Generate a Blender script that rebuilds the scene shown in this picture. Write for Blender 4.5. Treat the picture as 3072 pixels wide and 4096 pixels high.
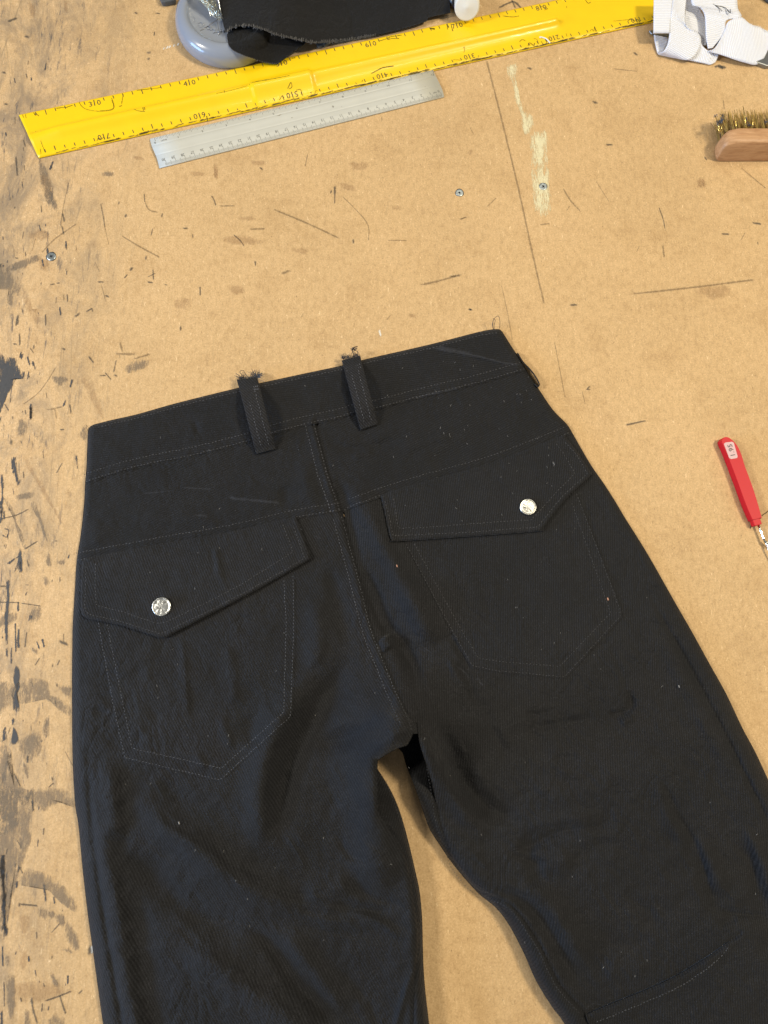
import bpy, bmesh, math, random
import numpy as np
from mathutils import Vector, Matrix

random.seed(7); rng = np.random.default_rng(7)
S = bpy.context.scene
for o in list(bpy.data.objects): bpy.data.objects.remove(o)
COL = S.collection

# ------------------------------------------------------------------ camera
CAMH = 0.6486
R = np.array([[0.9982, 0.0, -0.0593], [-0.0124, 0.9779, -0.2086], [0.058, 0.2089, 0.9762]])
cam = bpy.data.cameras.new('camera'); camo = bpy.data.objects.new('camera', cam); COL.objects.link(camo)
M4 = Matrix([[*R[0], 0], [*R[1], 0], [*R[2], CAMH], [0, 0, 0, 1]])
camo.matrix_world = M4
R = np.array(M4.to_3x3())
FPX = 2838.0; PW, PH = 3072.0, 4096.0
cam.sensor_fit = 'VERTICAL'; cam.sensor_height = 24; cam.lens = 24*FPX/PH
cam.clip_start = 0.02; cam.clip_end = 50
cam.dof.use_dof = True; cam.dof.focus_distance = 0.70; cam.dof.aperture_fstop = 4.4
S.camera = camo
S.render.resolution_x = 768; S.render.resolution_y = 1024

# ------------------------------------------------------------------ light (indoor workshop: warm lamps on the right, window on the left)
S.view_settings.view_transform = 'Standard'; S.view_settings.look = 'None'
S.view_settings.exposure = 0.0; S.view_settings.gamma = 1
W = bpy.data.worlds.new("World"); S.world = W; W.use_nodes = True
bg = W.node_tree.nodes['Background']; bg.inputs[0].default_value = (0.95, 0.96, 1.0, 1); bg.inputs[1].default_value = 0.14

def area(name, loc, target, sx, sy, power, color):
    l = bpy.data.lights.new(name, 'AREA'); l.shape = 'RECTANGLE'; l.size = sx; l.size_y = sy
    l.energy = power; l.color = color
    o = bpy.data.objects.new(name, l); COL.objects.link(o); o.location = loc
    d = Vector(target)-Vector(loc); o.rotation_euler = d.to_track_quat('-Z', 'Y').to_euler()
    return o
area('ceiling_lamp', (1.35, 0.35, 1.85), (0.05, 0.1, 0), 0.22, 0.30, 34.5, (1.0, 0.87, 0.63))
area('ceiling_lamp_far', (-1.5, 0.1, 1.25), (0, 0.0, 0), 0.14, 0.28, 24, (1.0, 0.93, 0.80))
area('ceiling_tube', (0.45, 1.3, 2.2), (0, 0.1, 0), 1.3, 0.35, 15.5, (1.0, 0.90, 0.72))
area('window', (-2.2, -0.30, 0.56), (0, 0, 0), 1.2, 0.55, 44, (0.34, 0.58, 1.0))

# ------------------------------------------------------------------ helpers
def at(px, py, z=0.0):
    """numpy pixel (3072x4096) -> point on the plane at height z"""
    px = np.asarray(px, float); py = np.asarray(py, float); z = np.asarray(z, float)
    d = np.stack([(px-PW/2)/FPX, -(py-PH/2)/FPX, -np.ones_like(px)], -1) @ R.T
    t = (z-CAMH)/d[..., 2]
    out = d*t[..., None]; out[..., 2] += CAMH
    return out
def P(px, py, z=0.0): return Vector(at(px, py, z))

def tag(o, label=None, cat=None, group=None, kind=None):
    if label: o['label'] = label
    if cat: o['category'] = cat
    if group: o['group'] = group
    if kind: o['kind'] = kind
    return o
def thing(name, loc, label, cat, group=None, kind=None):
    o = bpy.data.objects.new(name, None); COL.objects.link(o); o.location = loc; o.empty_display_size = 0.01
    return tag(o, label, cat, group, kind)
def root_loc(parent):
    l = Vector((0, 0, 0)); p = parent
    while p is not None: l = l+p.location; p = p.parent
    return l
def mesh(name, verts, faces, mat, parent=None, smooth=True, kind=None, uv=None, mask=None):
    """verts in world coordinates; stored relative to the parent's place"""
    base = root_loc(parent)
    me = bpy.data.meshes.new(name)
    v = np.asarray(verts, float)-np.array(base)
    me.from_pydata(v.tolist(), [], faces)
    if smooth: me.polygons.foreach_set('use_smooth', [True]*len(me.polygons))
    me.materials.append(mat)
    if mask is not None:
        a = me.attributes.new('mask', 'FLOAT', 'POINT'); a.data.foreach_set('value', np.asarray(mask, float))
    me.update()
    o = bpy.data.objects.new(name, me); COL.objects.link(o)
    if parent is not None: o.parent = parent
    if kind: o['kind'] = kind
    return o
def empties_bm(name, bm, mat, parent=None, smooth=True, kind=None):
    v = [list(x.co) for x in bm.verts]; bm.verts.index_update()
    f = [[q.index for q in fc.verts] for fc in bm.faces]
    o = mesh(name, v, f, mat, parent, smooth, kind); bm.free(); return o

def densify(poly, step, closed=True):
    p = np.asarray(poly, float); out = []
    n = len(p); m = n if closed else n-1
    for i in range(m):
        a = p[i]; b = p[(i+1) % n]; k = max(1, int(np.linalg.norm((b-a)[:2])/step))
        for j in range(k): out.append(a+(b-a)*j/k)
    if not closed: out.append(p[-1])
    return np.array(out)
def crom(pts, n=8, closed=False):
    p = np.asarray(pts, float); N = len(p); out = []
    m = N if closed else N-1
    for i in range(m):
        if closed: a, b, c, d = p[(i-1) % N], p[i], p[(i+1) % N], p[(i+2) % N]
        else: a, b, c, d = p[max(i-1, 0)], p[i], p[i+1], p[min(i+2, N-1)]
        for j in range(n):
            t = j/n
            out.append(0.5*((2*b)+(-a+c)*t+(2*a-5*b+4*c-d)*t*t+(-a+3*b-3*c+d)*t**3))
    if not closed: out.append(p[-1])
    return np.array(out)
def inside(x, y, poly):
    r = np.zeros(x.shape, bool); n = len(poly)
    for i in range(n):
        x0, y0 = poly[i][:2]; x1, y1 = poly[(i+1) % n][:2]
        if y0 == y1: continue
        c = ((y0 > y) != (y1 > y)) & (x < (x1-x0)*(y-y0)/(y1-y0)+x0)
        r ^= c
    return r
def dist_poly(x, y, pl, closed=False, near=False, maxd=None):
    best = np.full(x.shape, 1e9); nx = np.array(x, float); ny = np.array(y, float)
    n = len(pl); m = n if closed else n-1
    for i in range(m):
        x0, y0 = pl[i][:2]; x1, y1 = pl[(i+1) % n][:2]
        dx, dy = x1-x0, y1-y0; L = dx*dx+dy*dy
        if L == 0: continue
        t = np.clip(((x-x0)*dx+(y-y0)*dy)/L, 0, 1)
        qx = x0+t*dx; qy = y0+t*dy; d = np.hypot(x-qx, y-qy)
        k = d < best; best = np.where(k, d, best)
        if near: nx = np.where(k, qx, nx); ny = np.where(k, qy, ny)
    return (best, nx, ny) if near else best
def dist_param(x, y, pl):
    best = np.full(x.shape, 1e9); S_ = np.zeros(x.shape); acc = 0.0
    tot = sum(math.hypot(pl[i+1][0]-pl[i][0], pl[i+1][1]-pl[i][1]) for i in range(len(pl)-1))
    for i in range(len(pl)-1):
        x0, y0 = pl[i][:2]; x1, y1 = pl[i+1][:2]; dx, dy = x1-x0, y1-y0; L = dx*dx+dy*dy
        if L == 0: continue
        t = np.clip(((x-x0)*dx+(y-y0)*dy)/L, 0, 1); d = np.hypot(x-x0-t*dx, y-y0-t*dy)
        k = d < best; best = np.where(k, d, best); S_ = np.where(k, (acc+t*math.sqrt(L))/tot, S_); acc += math.sqrt(L)
    return best, S_
def vnoise(x, y, scale, seed=0):
    r = np.random.default_rng(seed).random((256, 256))
    u = x/scale+37.3; v = y/scale+11.7
    i = np.floor(u).astype(int); j = np.floor(v).astype(int); fu = u-i; fv = v-j
    fu = fu*fu*(3-2*fu); fv = fv*fv*(3-2*fv)
    g = lambda a, b: r[a % 256, b % 256]
    return ((g(i, j)*(1-fu)+g(i+1, j)*fu)*(1-fv)+(g(i, j+1)*(1-fu)+g(i+1, j+1)*fu)*fv)*2-1

def panel(name, poly, H, mat, parent, step=4.0, skirt=0.0012, kind=None):
    """cloth piece: a pixel lattice cut to poly, lifted to H(px,py), with an edge turned down"""
    poly = np.asarray(poly, float)
    x0, y0 = poly.min(0)-step; x1, y1 = poly.max(0)+step*2
    xs = np.arange(math.floor(x0/step)*step, x1, step); ys = np.arange(math.floor(y0/step)*step, y1, step)
    X, Y = np.meshgrid(xs, ys, indexing='ij')
    ins = inside(X, Y, poly)
    D = np.full(X.shape, 1e9); NX = X.copy(); NY = Y.copy()
    # distance only close to the boundary
    for i in range(len(poly)):
        a = poly[i]; b = poly[(i+1) % len(poly)]
        i0 = max(0, int((min(a[0], b[0])-2*step-xs[0])/step)); i1 = int((max(a[0], b[0])+2*step-xs[0])/step)+2
        j0 = max(0, int((min(a[1], b[1])-2*step-ys[0])/step)); j1 = int((max(a[1], b[1])+2*step-ys[0])/step)+2
        sx = X[i0:i1, j0:j1]; sy = Y[i0:i1, j0:j1]
        if sx.size == 0: continue
        dx, dy = b-a; L = dx*dx+dy*dy
        if L == 0: continue
        t = np.clip(((sx-a[0])*dx+(sy-a[1])*dy)/L, 0, 1); qx = a[0]+t*dx; qy = a[1]+t*dy
        d = np.hypot(sx-qx, sy-qy); k = d < D[i0:i1, j0:j1]
        D[i0:i1, j0:j1] = np.where(k, d, D[i0:i1, j0:j1])
        NX[i0:i1, j0:j1] = np.where(k, qx, NX[i0:i1, j0:j1]); NY[i0:i1, j0:j1] = np.where(k, qy, NY[i0:i1, j0:j1])
    keep = ins | (D < 0.72*step)
    snap = keep & ((~ins) | (D < 0.3*step))
    X = np.where(snap, NX, X); Y = np.where(snap, NY, Y)
    idx = -np.ones(X.shape, int); idx[keep] = np.arange(keep.sum())
    px = X[keep]; py = Y[keep]
    z = H(px, py)
    V = at(px, py, z)
    a = idx[:-1, :-1].ravel(); b = idx[1:, :-1].ravel(); c = idx[1:, 1:].ravel(); d = idx[:-1, 1:].ravel()
    q = np.stack([a, d, c, b], 1)
    nk = (q >= 0).sum(1)
    quads = q[nk == 4].tolist()
    tris = [[v for v in r if v >= 0] for r in q[nk == 3].tolist()]
    faces = quads+tris
    cnt = {}
    for f in faces if len(faces) < 4000 else []: pass
    E = []
    qa = q[nk == 4]
    ed = np.concatenate([qa[:, [0, 1]], qa[:, [1, 2]], qa[:, [2, 3]], qa[:, [3, 0]]])
    if tris:
        ta = np.array(tris); ed = np.concatenate([ed, ta[:, [0, 1]], ta[:, [1, 2]], ta[:, [2, 0]]])
    key = np.sort(ed, 1); kk = key[:, 0]*(len(px)+1)+key[:, 1]
    u, first, n = np.unique(kk, return_index=True, return_counts=True)
    be = ed[first[n == 1]]
    bv = np.unique(be); mp = {int(v): len(px)+i for i, v in enumerate(bv)}
    low = V[bv].copy(); low[:, 2] -= skirt
    V = np.concatenate([V, low])
    for e0, e1 in be.tolist(): faces.append([e0, mp[e0], mp[e1], e1][::-1])
    return mesh(name, V, faces, mat, parent, True, kind)

def strip_mesh(A, B, nz=6):
    """ruled band between two 3-D curves (world)"""
    A = np.asarray(A); B = np.asarray(B); n = len(A); V = []; F = []
    for i in range(n):
        for j in range(nz+1): V.append(A[i]+(B[i]-A[i])*j/nz)
    for i in range(n-1):
        for j in range(nz): a = i*(nz+1)+j; F.append([a, a+1, a+nz+2, a+nz+1])
    return V, F
def tube_data(pts, rad, sides=6, taper=None):
    pts = np.asarray(pts, float); V = []; F = []
    n = len(pts)
    for i in range(n):
        t = pts[min(i+1, n-1)]-pts[max(i-1, 0)]; t /= (np.linalg.norm(t)+1e-12)
        up = np.array([0, 0, 1.]) if abs(t[2]) < .9 else np.array([1., 0, 0])
        a = np.cross(t, up); a /= np.linalg.norm(a); b = np.cross(a, t)
        r = rad*(taper[i] if taper is not None else 1)
        for k in range(sides):
            w = 2*math.pi*k/sides; V.append(pts[i]+r*(math.cos(w)*a+math.sin(w)*b))
    for i in range(n-1):
        for k in range(sides):
            a = i*sides+k; b = i*sides+(k+1) % sides; F.append([a, b, b+sides, a+sides])
    F.append(list(range(sides))[::-1]); F.append([(n-1)*sides+k for k in range(sides)])
    return V, F
class Acc:
    def __init__(s): s.V = []; s.F = []; s.M = []
    def add(s, V, F, m=None):
        o = len(s.V); s.V += [list(v) for v in V]; s.F += [[i+o for i in f] for f in F]
        if m is not None: s.M += list(m)
    def build(s, name, mat, parent=None, smooth=True, kind=None):
        return mesh(name, s.V, s.F, mat, parent, smooth, kind, mask=s.M if s.M else None)
def prism_data(base, top):
    n = len(base); V = list(base)+list(top)
    F = [list(range(n, 2*n))]+[list(range(n))[::-1]]+[[i, (i+1) % n, n+(i+1) % n, n+i] for i in range(n)]
    return V, F
def bevel(o, w, seg=2):
    m = o.modifiers.new('bevel', 'BEVEL'); m.width = w; m.segments = seg; m.limit_method = 'ANGLE'; m.angle_limit = math.radians(35)
    return o
def solid(o, t, off=-1):
    m = o.modifiers.new('solid', 'SOLIDIFY'); m.thickness = t; m.offset = off; return o
def subd(o, n=1):
    m = o.modifiers.new('sub', 'SUBSURF'); m.levels = n; m.render_levels = n; return o
def ccw(poly):
    p = np.asarray(poly, float); a = np.sum(p[:, 0]*np.roll(p[:, 1], -1)-np.roll(p[:, 0], -1)*p[:, 1])
    return p if a > 0 else p[::-1]
# ------------------------------------------------------------------ materials
def newmat(name):
    m = bpy.data.materials.new(name); m.use_nodes = True; nt = m.node_tree
    return m, nt, nt.nodes['Principled BSDF']
def N(nt, t, **kw):
    n = nt.nodes.new(t)
    for k, v in kw.items():
        if k.startswith('i_'): n.inputs[k[2:].replace('_', ' ')].default_value = v
        else: setattr(n, k, v)
    return n
def ramp(nt, src, stops, interp='LINEAR'):
    r = nt.nodes.new('ShaderNodeValToRGB'); r.color_ramp.interpolation = interp
    el = r.color_ramp.elements
    while len(el) > 1: el.remove(el[-1])
    el[0].position = stops[0][0]; el[0].color = (*stops[0][1], 1) if len(stops[0][1]) == 3 else stops[0][1]
    for p, c in stops[1:]:
        e = el.new(p); e.color = (*c, 1) if len(c) == 3 else c
    nt.links.new(src, r.inputs[0]); return r.outputs[0]
def mapping(nt, scale=(1, 1, 1), rot=(0, 0, 0), loc=(0, 0, 0), coord='Object'):
    tc = nt.nodes.new('ShaderNodeTexCoord'); mp = nt.nodes.new('ShaderNodeMapping')
    mp.inputs['Scale'].default_value = scale; mp.inputs['Rotation'].default_value = rot; mp.inputs['Location'].default_value = loc
    nt.links.new(tc.outputs[coord], mp.inputs[0]); return mp.outputs[0]
def noise(nt, vec, scale, detail=4, rough=.55, dist=0):
    n = N(nt, 'ShaderNodeTexNoise'); n.inputs['Scale'].default_value = scale; n.inputs['Detail'].default_value = detail
    n.inputs['Roughness'].default_value = rough; n.inputs['Distortion'].default_value = dist
    nt.links.new(vec, n.inputs['Vector']); return n.outputs['Fac']
def mixc(nt, fac, a, b, mode='MIX'):
    m = N(nt, 'ShaderNodeMix', data_type='RGBA', blend_type=mode)
    for v, s in ((fac, m.inputs[0]), (a, m.inputs[6]), (b, m.inputs[7])):
        if hasattr(v, 'node'): nt.links.new(v, s)
        else: s.default_value = v if not isinstance(v, tuple) or len(v) == 4 else (*v, 1)
    return m.outputs[2]
def math_(nt, op, a, b=None, c=None, clamp=False):
    m = N(nt, 'ShaderNodeMath', operation=op, use_clamp=clamp)
    for v, s in zip((a, b, c), m.inputs):
        if v is None: continue
        if hasattr(v, 'node'): nt.links.new(v, s)
        else: s.default_value = v
    return m.outputs[0]
def bumpn(nt, h, strength, dist, prev=None):
    b = N(nt, 'ShaderNodeBump'); b.inputs['Strength'].default_value = strength; b.inputs['Distance'].default_value = dist
    nt.links.new(h, b.inputs['Height'])
    if prev: nt.links.new(prev, b.inputs['Normal'])
    return b.outputs[0]

def simple(name, col, rough=.5, metal=0, spec=.5, coat=0, var=0.0, vscale=60, bump=0, bscale=300):
    m, nt, b = newmat(name)
    b.inputs['Base Color'].default_value = (*col, 1); b.inputs['Roughness'].default_value = rough
    b.inputs['Metallic'].default_value = metal; b.inputs['Specular IOR Level'].default_value = spec
    b.inputs['Coat Weight'].default_value = coat
    v = mapping(nt)
    if var:
        n = noise(nt, v, vscale, 5)
        c = mixc(nt, n, tuple(x*(1-var) for x in col), tuple(min(1, x*(1+var)) for x in col)); nt.links.new(c, b.inputs['Base Color'])
    if bump: nt.links.new(bumpn(nt, noise(nt, v, bscale, 4), 1, bump), b.inputs['Normal'])
    return m

def denim(name, angle, pitch=0.0021, tone=1.0, contrast=1.0, crease=1.0):
    m, nt, b = newmat(name)
    v = mapping(nt, rot=(0, 0, angle))
    w = N(nt, 'ShaderNodeTexWave', wave_type='BANDS', bands_direction='X', wave_profile='SIN')
    w.inputs['Scale'].default_value = 0.314/pitch; w.inputs['Distortion'].default_value = .3
    w.inputs['Detail'].default_value = 2; w.inputs['Detail Scale'].default_value = 260
    nt.links.new(v, w.inputs['Vector'])
    fine = noise(nt, v, 1300, 4, .75)
    mid = noise(nt, v, 90, 5, .6)
    big = noise(nt, v, 14, 4, .6)
    base = ramp(nt, big, [(0.3, (0.0056*tone, 0.0058*tone, 0.0068*tone)), (0.7, (0.0092*tone, 0.0092*tone, 0.0103*tone))])
    k = math_(nt, 'MULTIPLY_ADD', w.outputs['Fac'], 1.15*contrast, 0.40)
    k = math_(nt, 'MULTIPLY', k, math_(nt, 'MULTIPLY_ADD', fine, 4.6, -1.2, clamp=False))
    k = math_(nt, 'MULTIPLY', k, math_(nt, 'MULTIPLY_ADD', mid, 0.7, 0.65))
    mul = N(nt, 'ShaderNodeVectorMath', operation='SCALE'); nt.links.new(base, mul.inputs[0]); nt.links.new(k, mul.inputs['Scale'])
    fz = ramp(nt, noise(nt, v, 1100, 2, .7), [(0.60, (0, 0, 0)), (0.74, (0.030, 0.031, 0.034))])
    c = mixc(nt, 1.0, mul.outputs[0], fz, 'ADD')
    nt.links.new(c, b.inputs['Base Color'])
    b.inputs['Roughness'].default_value = 0.78; b.inputs['Specular IOR Level'].default_value = 0.28
    b.inputs['Sheen Weight'].default_value = 0.07; b.inputs['Sheen Roughness'].default_value = 0.5
    b.inputs['Sheen Tint'].default_value = (1, 1, 1, 1)
    n1 = bumpn(nt, w.outputs['Fac'], 0.6, 0.0003)
    n2 = bumpn(nt, noise(nt, v, 160, 5, .65), 0.8, 0.0013, n1)
    n3 = bumpn(nt, fine, 0.8, 0.0003, n2)
    for sc_, st_, ds_, ml_ in ((34, 1.3, .0042, 2.6), (78, 1.6, .0020, 2.2)):
        cn = noise(nt, mapping(nt, scale=(1, .75, 1), rot=(0, 0, .6+sc_*.02)), sc_, 2, .5, st_)
        rd = math_(nt, 'ABSOLUTE', math_(nt, 'SUBTRACT', cn, .5)); rd = math_(nt, 'POWER', math_(nt, 'MULTIPLY', rd, ml_, clamp=True), .6)
        msk = ramp(nt, noise(nt, v, sc_*.35, 2), [(.42, (.12, .12, .12)), (.62, (1, 1, 1))])
        n3 = bumpn(nt, math_(nt, 'MULTIPLY', rd, msk), .42*crease, ds_, n3)
    nt.links.new(n3, b.inputs['Normal'])
    return m

RIGHT = 0.0
M_dl = denim('black_twill_left', math.radians(-30))
M_dr = denim('black_twill_right', math.radians(4))
M_wb = denim('black_twill_waistband', math.radians(82), contrast=.7, crease=.45)
M_yk = denim('black_twill_yoke', math.radians(62), contrast=.6, tone=1.05, crease=.6)
M_fl = denim('black_twill_flap', math.radians(-24), tone=1.1, crease=.5)
M_fr = denim('black_twill_flap_right', math.radians(10), tone=1.1, crease=.4)
M_lp = denim('black_twill_loop', math.radians(-45), tone=1.5, contrast=.9, crease=.2)
M_lining = denim('black_twill_front', math.radians(25), tone=.9)
M_st = simple('charcoal_thread', (0.058, 0.058, 0.063), .6, var=.4, vscale=300)
M_st2 = simple('grey_thread', (0.10, 0.105, 0.12), .6, var=.3, vscale=300)
M_lint = simple('pale_lint', (0.33, 0.31, 0.28), .8)
M_lint2 = simple('orange_lint', (0.6, 0.3, 0.18), .8)

# ------------------------------------------------------------------ table
def mdf():
    m, nt, b = newmat('worn_fibreboard')
    v = mapping(nt)
    vs = mapping(nt, scale=(1.0, .35, 1))
    vy = mapping(nt, scale=(1.0, .16, 1), rot=(0, 0, .05))
    base = ramp(nt, noise(nt, v, 7, 5, .6), [(0.3, (0.56, 0.378, 0.188)), (0.55, (0.605, 0.410, 0.206)), (0.75, (0.63, 0.430, 0.222))])
    grain = ramp(nt, noise(nt, v, 620, 6, .85), [(0.34, (0.76, 0.73, 0.69)), (0.5, (1, 1, 1)), (0.68, (1.20, 1.22, 1.27))])
    grain2 = ramp(nt, noise(nt, mapping(nt, scale=(1, .6, 1)), 210, 5, .75), [(0.34, (0.86, 0.84, 0.81)), (0.5, (1, 1, 1)), (0.68, (1.08, 1.09, 1.11))])
    base = mixc(nt, 1, base, grain2, 'MULTIPLY')
    c = mixc(nt, 1, base, grain, 'MULTIPLY')
    fib = ramp(nt, noise(nt, mapping(nt, scale=(1, .25, 1), rot=(0, 0, .5)), 760, 2, .6, 1.0), [(0.66, (0, 0, 0)), (0.74, (.26, .24, .17))])
    c = mixc(nt, 1, c, fib, 'ADD')
    fib2 = ramp(nt, noise(nt, mapping(nt, scale=(1, .22, 1), rot=(0, 0, -.9)), 700, 2, .6, 1.5), [(0.68, (0, 0, 0)), (0.76, (.20, .18, .13))])
    c = mixc(nt, 1, c, fib2, 'ADD')
    dk = ramp(nt, noise(nt, vs, 700, 3, .7), [(0.26, (0.40, 0.36, 0.32)), (0.37, (1, 1, 1))])
    c = mixc(nt, 1, c, dk, 'MULTIPLY')
    # soft handling stains
    stn = ramp(nt, noise(nt, v, 22, 6, .65, .4), [(0.50, (1, 1, 1)), (0.74, (0.87, 0.845, 0.81))])
    c = mixc(nt, 1, c, stn, 'MULTIPLY')
    # wear towards the left long edge of the bench, then painted window light
    sep = N(nt, 'ShaderNodeSeparateXYZ'); nt.links.new(mapping(nt), sep.inputs[0])
    left = math_(nt, 'MULTIPLY_ADD', sep.outputs[0], -7.0, -1.05, clamp=True)     # 1 at x=-.29, 0 at x=-.15
    left = math_(nt, 'MULTIPLY', left, left)
    g = ramp(nt, noise(nt, mapping(nt, scale=(1, .45, 1)), 26, 7, .72, .6), [(0.45, (0, 0, 0)), (0.62, (1, 1, 1))])
    fac = math_(nt, 'MULTIPLY', g, math_(nt, 'MULTIPLY', left, 0.70))
    c = mixc(nt, fac, c, (0.21, 0.165, 0.115, 1))
    g2 = ramp(nt, noise(nt, vy, 130, 6, .8, .3), [(0.57, (0, 0, 0)), (0.64, (1, 1, 1))])
    fac2 = math_(nt, 'MULTIPLY', g2, math_(nt, 'MULTIPLY', left, 0.8))
    c = mixc(nt, fac2, c, (0.085, 0.08, 0.078, 1))
    window_tint = math_(nt, 'MULTIPLY', left, 0.40)  # cool window light put into the board colour on the left
    c = mixc(nt, window_tint, c, mixc(nt, 1, c, (1.05, 1.08, 1.22, 1), 'MULTIPLY'))
    # knife score lines
    for rz, sc, th in ((.03, 60, .004), (-.06, 85, .0035), (.35, 40, .003)):
        wv = N(nt, 'ShaderNodeTexVoronoi', feature='DISTANCE_TO_EDGE'); wv.inputs['Scale'].default_value = sc*.35
        nt.links.new(mapping(nt, scale=(1, .07, 1), rot=(0, 0, rz), loc=(rz*7, 0, 0)), wv.inputs['Vector'])
        ln = ramp(nt, wv.outputs['Distance'], [(0.0, (1, 1, 1)), (th*1.6, (0, 0, 0))])
        brk = ramp(nt, noise(nt, v, 25, 3), [(0.50, (0, 0, 0)), (0.62, (1, 1, 1))])
        lf = math_(nt, 'MULTIPLY_ADD', left, 0.55, 0.12)
        f = math_(nt, 'MULTIPLY', math_(nt, 'MULTIPLY', ln, brk), lf)
        c = mixc(nt, f, c, (0.26, 0.19, 0.11, 1))
    nt.links.new(c, b.inputs['Base Color'])
    b.inputs['Roughness'].default_value = 0.62; b.inputs['Specular IOR Level'].default_value = 0.3
    n1 = bumpn(nt, noise(nt, v, 500, 5, .7), .55, 0.0006)
    n2 = bumpn(nt, noise(nt, vy, 200, 4, .7), .35, 0.0008, n1)
    nt.links.new(n2, b.inputs['Normal'])
    return m
M_mdf = mdf()

def decal(name, col, ragged=.5, scale=500, rough=.6, strength=1.0, stretch=.4, lo=.35, hi=.55):
    m, nt, b = newmat(name)
    at_ = N(nt, 'ShaderNodeAttribute', attribute_name='mask')
    n = noise(nt, mapping(nt, scale=(1, stretch, 1)), scale*1.6, 6, .85)
    n2 = noise(nt, mapping(nt, scale=(1, stretch, 1)), scale*.36, 5, .7)
    s = math_(nt, 'ADD', math_(nt, 'MULTIPLY', math_(nt, 'SUBTRACT', n, .5), ragged*2.2), math_(nt, 'MULTIPLY', math_(nt, 'SUBTRACT', n2, .5), ragged*1.8))
    s = math_(nt, 'ADD', at_.outputs['Fac'], s)
    a = N(nt, 'ShaderNodeMapRange'); a.inputs['From Min'].default_value = lo; a.inputs['From Max'].default_value = hi; a.inputs['To Max'].default_value = strength
    nt.links.new(s, a.inputs['Value'])
    nt.links.new(a.outputs[0], b.inputs['Alpha'])
    c = mixc(nt, noise(nt, mapping(nt), 400, 4, .7), tuple(x*.7 for x in col), tuple(x*1.35 for x in col)); nt.links.new(c, b.inputs['Base Color'])
    b.inputs['Roughness'].default_value = rough; b.inputs['Specular IOR Level'].default_value = .25
    return m
D_pen = decal('dried_black_ink', (0.06, 0.065, 0.065), .5, 1100, strength=.58, lo=.2, hi=.8)
D_pencil = decal('faint_pencil', (0.16, 0.12, 0.07), .8, 900, strength=.42, lo=.2, hi=.9)
D_paint = decal('old_dark_paint', (0.070, 0.074, 0.082), 1.5, 520, strength=.88, stretch=.16, lo=.22, hi=.62)
D_grey = decal('worn_grey_stain', (0.21, 0.175, 0.135), 1.5, 420, strength=.52, lo=.22, hi=.95, stretch=.3)
D_brown = decal('brown_stain', (0.33, 0.20, 0.10), 1.3, 260, strength=.24, lo=.2, hi=1.0)
D_tape = decal('torn_tape_residue', (0.78, 0.72, 0.47), 1.7, 520, strength=.85, stretch=.16, lo=.3, hi=.95)
D_white = decal('white_scuff', (0.8, 0.78, 0.7), .8, 600, strength=.8)

table = thing('work_table', (0, 0, 0), 'large worn tan fibreboard work table that everything lies on', 'table')
tv, tf = prism_data([(-1.0, -.75, -.018), (1.1, -.75, -.018), (1.1, 1.2, -.018), (-1.0, 1.2, -.018)], [(-1.0, -.75, 0), (1.1, -.75, 0), (1.1, 1.2, 0), (-1.0, 1.2, 0)])
bevel(mesh('table_top', tv, tf, M_mdf, table, smooth=False), .002)

ZD = 0.00008
class Marks:
    def __init__(s): s.a = Acc(); s.k = 0
    def line(s, pts, w, zsrc=None, taper=True, jit=.12):
        pts = np.array(pts, float)
        if len(pts) == 1: pts = np.array([pts[0]-[w*.35, w*.1], pts[0]+[w*.35, w*.1]])
        p = densify(crom(pts, 6) if len(pts) > 2 else pts, max(3, w*.7), closed=False)
        n = len(p); V = []; m = []
        s.k += 1; z = ZD*(1+(s.k % 9)*.25)
        for i in range(n):
            t = p[min(i+1, n-1)]-p[max(i-1, 0)]; t = t/(np.linalg.norm(t)+1e-9); nn = np.array([-t[1], t[0]])
            ww = w*.95*(1+random.uniform(-jit, jit)*2); end = min(i, n-1-i)
            mm = 1 if (end > 0 or not taper) else .25
            e0 = p[i]-(t*w*.5 if i == 0 else 0)+(t*w*.5 if i == n-1 else 0)
            for q, mk in ((-1, 0), (0, mm), (1, 0)):
                pt = e0+nn*q*ww; V.append(at(pt[0], pt[1], z)); m.append(mk)
        F = []
        for i in range(n-1):
            for j in range(2): a = i*3+j; F.append([a, a+1, a+4, a+3])
        s.a.add(V, F, m)
    def poly(s, pts, soft=14):
        p = crom(np.array(pts, float), 5, closed=True); c = p.mean(0)
        s.k += 1; z = ZD*(1+(s.k % 9)*.25)
        n = len(p); V = []; m = []; F = []
        rings = [(1.0, 0.0, soft), (1.0, .42, 0), (0.6, .9, 0), (0.0, 1.0, 0)]
        for sc, mk, grow in rings:
            for i in range(n):
                d = p[i]-c; L = np.linalg.norm(d)+1e-6
                q = c+d*sc+d/L*grow*(1 if mk == 0 else 0)
                V.append(at(q[0], q[1], z)); m.append(mk)
        for r_ in range(3):
            for i in range(n): a = r_*n+i; b = r_*n+(i+1) % n; F.append([a, b, b+n, a+n])
        s.a.add(V, F, m)
def conv(ox, oy, sc): return lambda L: [(ox+x/sc, oy+y/sc) for x, y in L]
pen, pencil, paint, grey, brown, tape, white = [Marks() for _ in range(7)]
T = conv(0, 700, 2.0114); k = 2.0114
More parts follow.
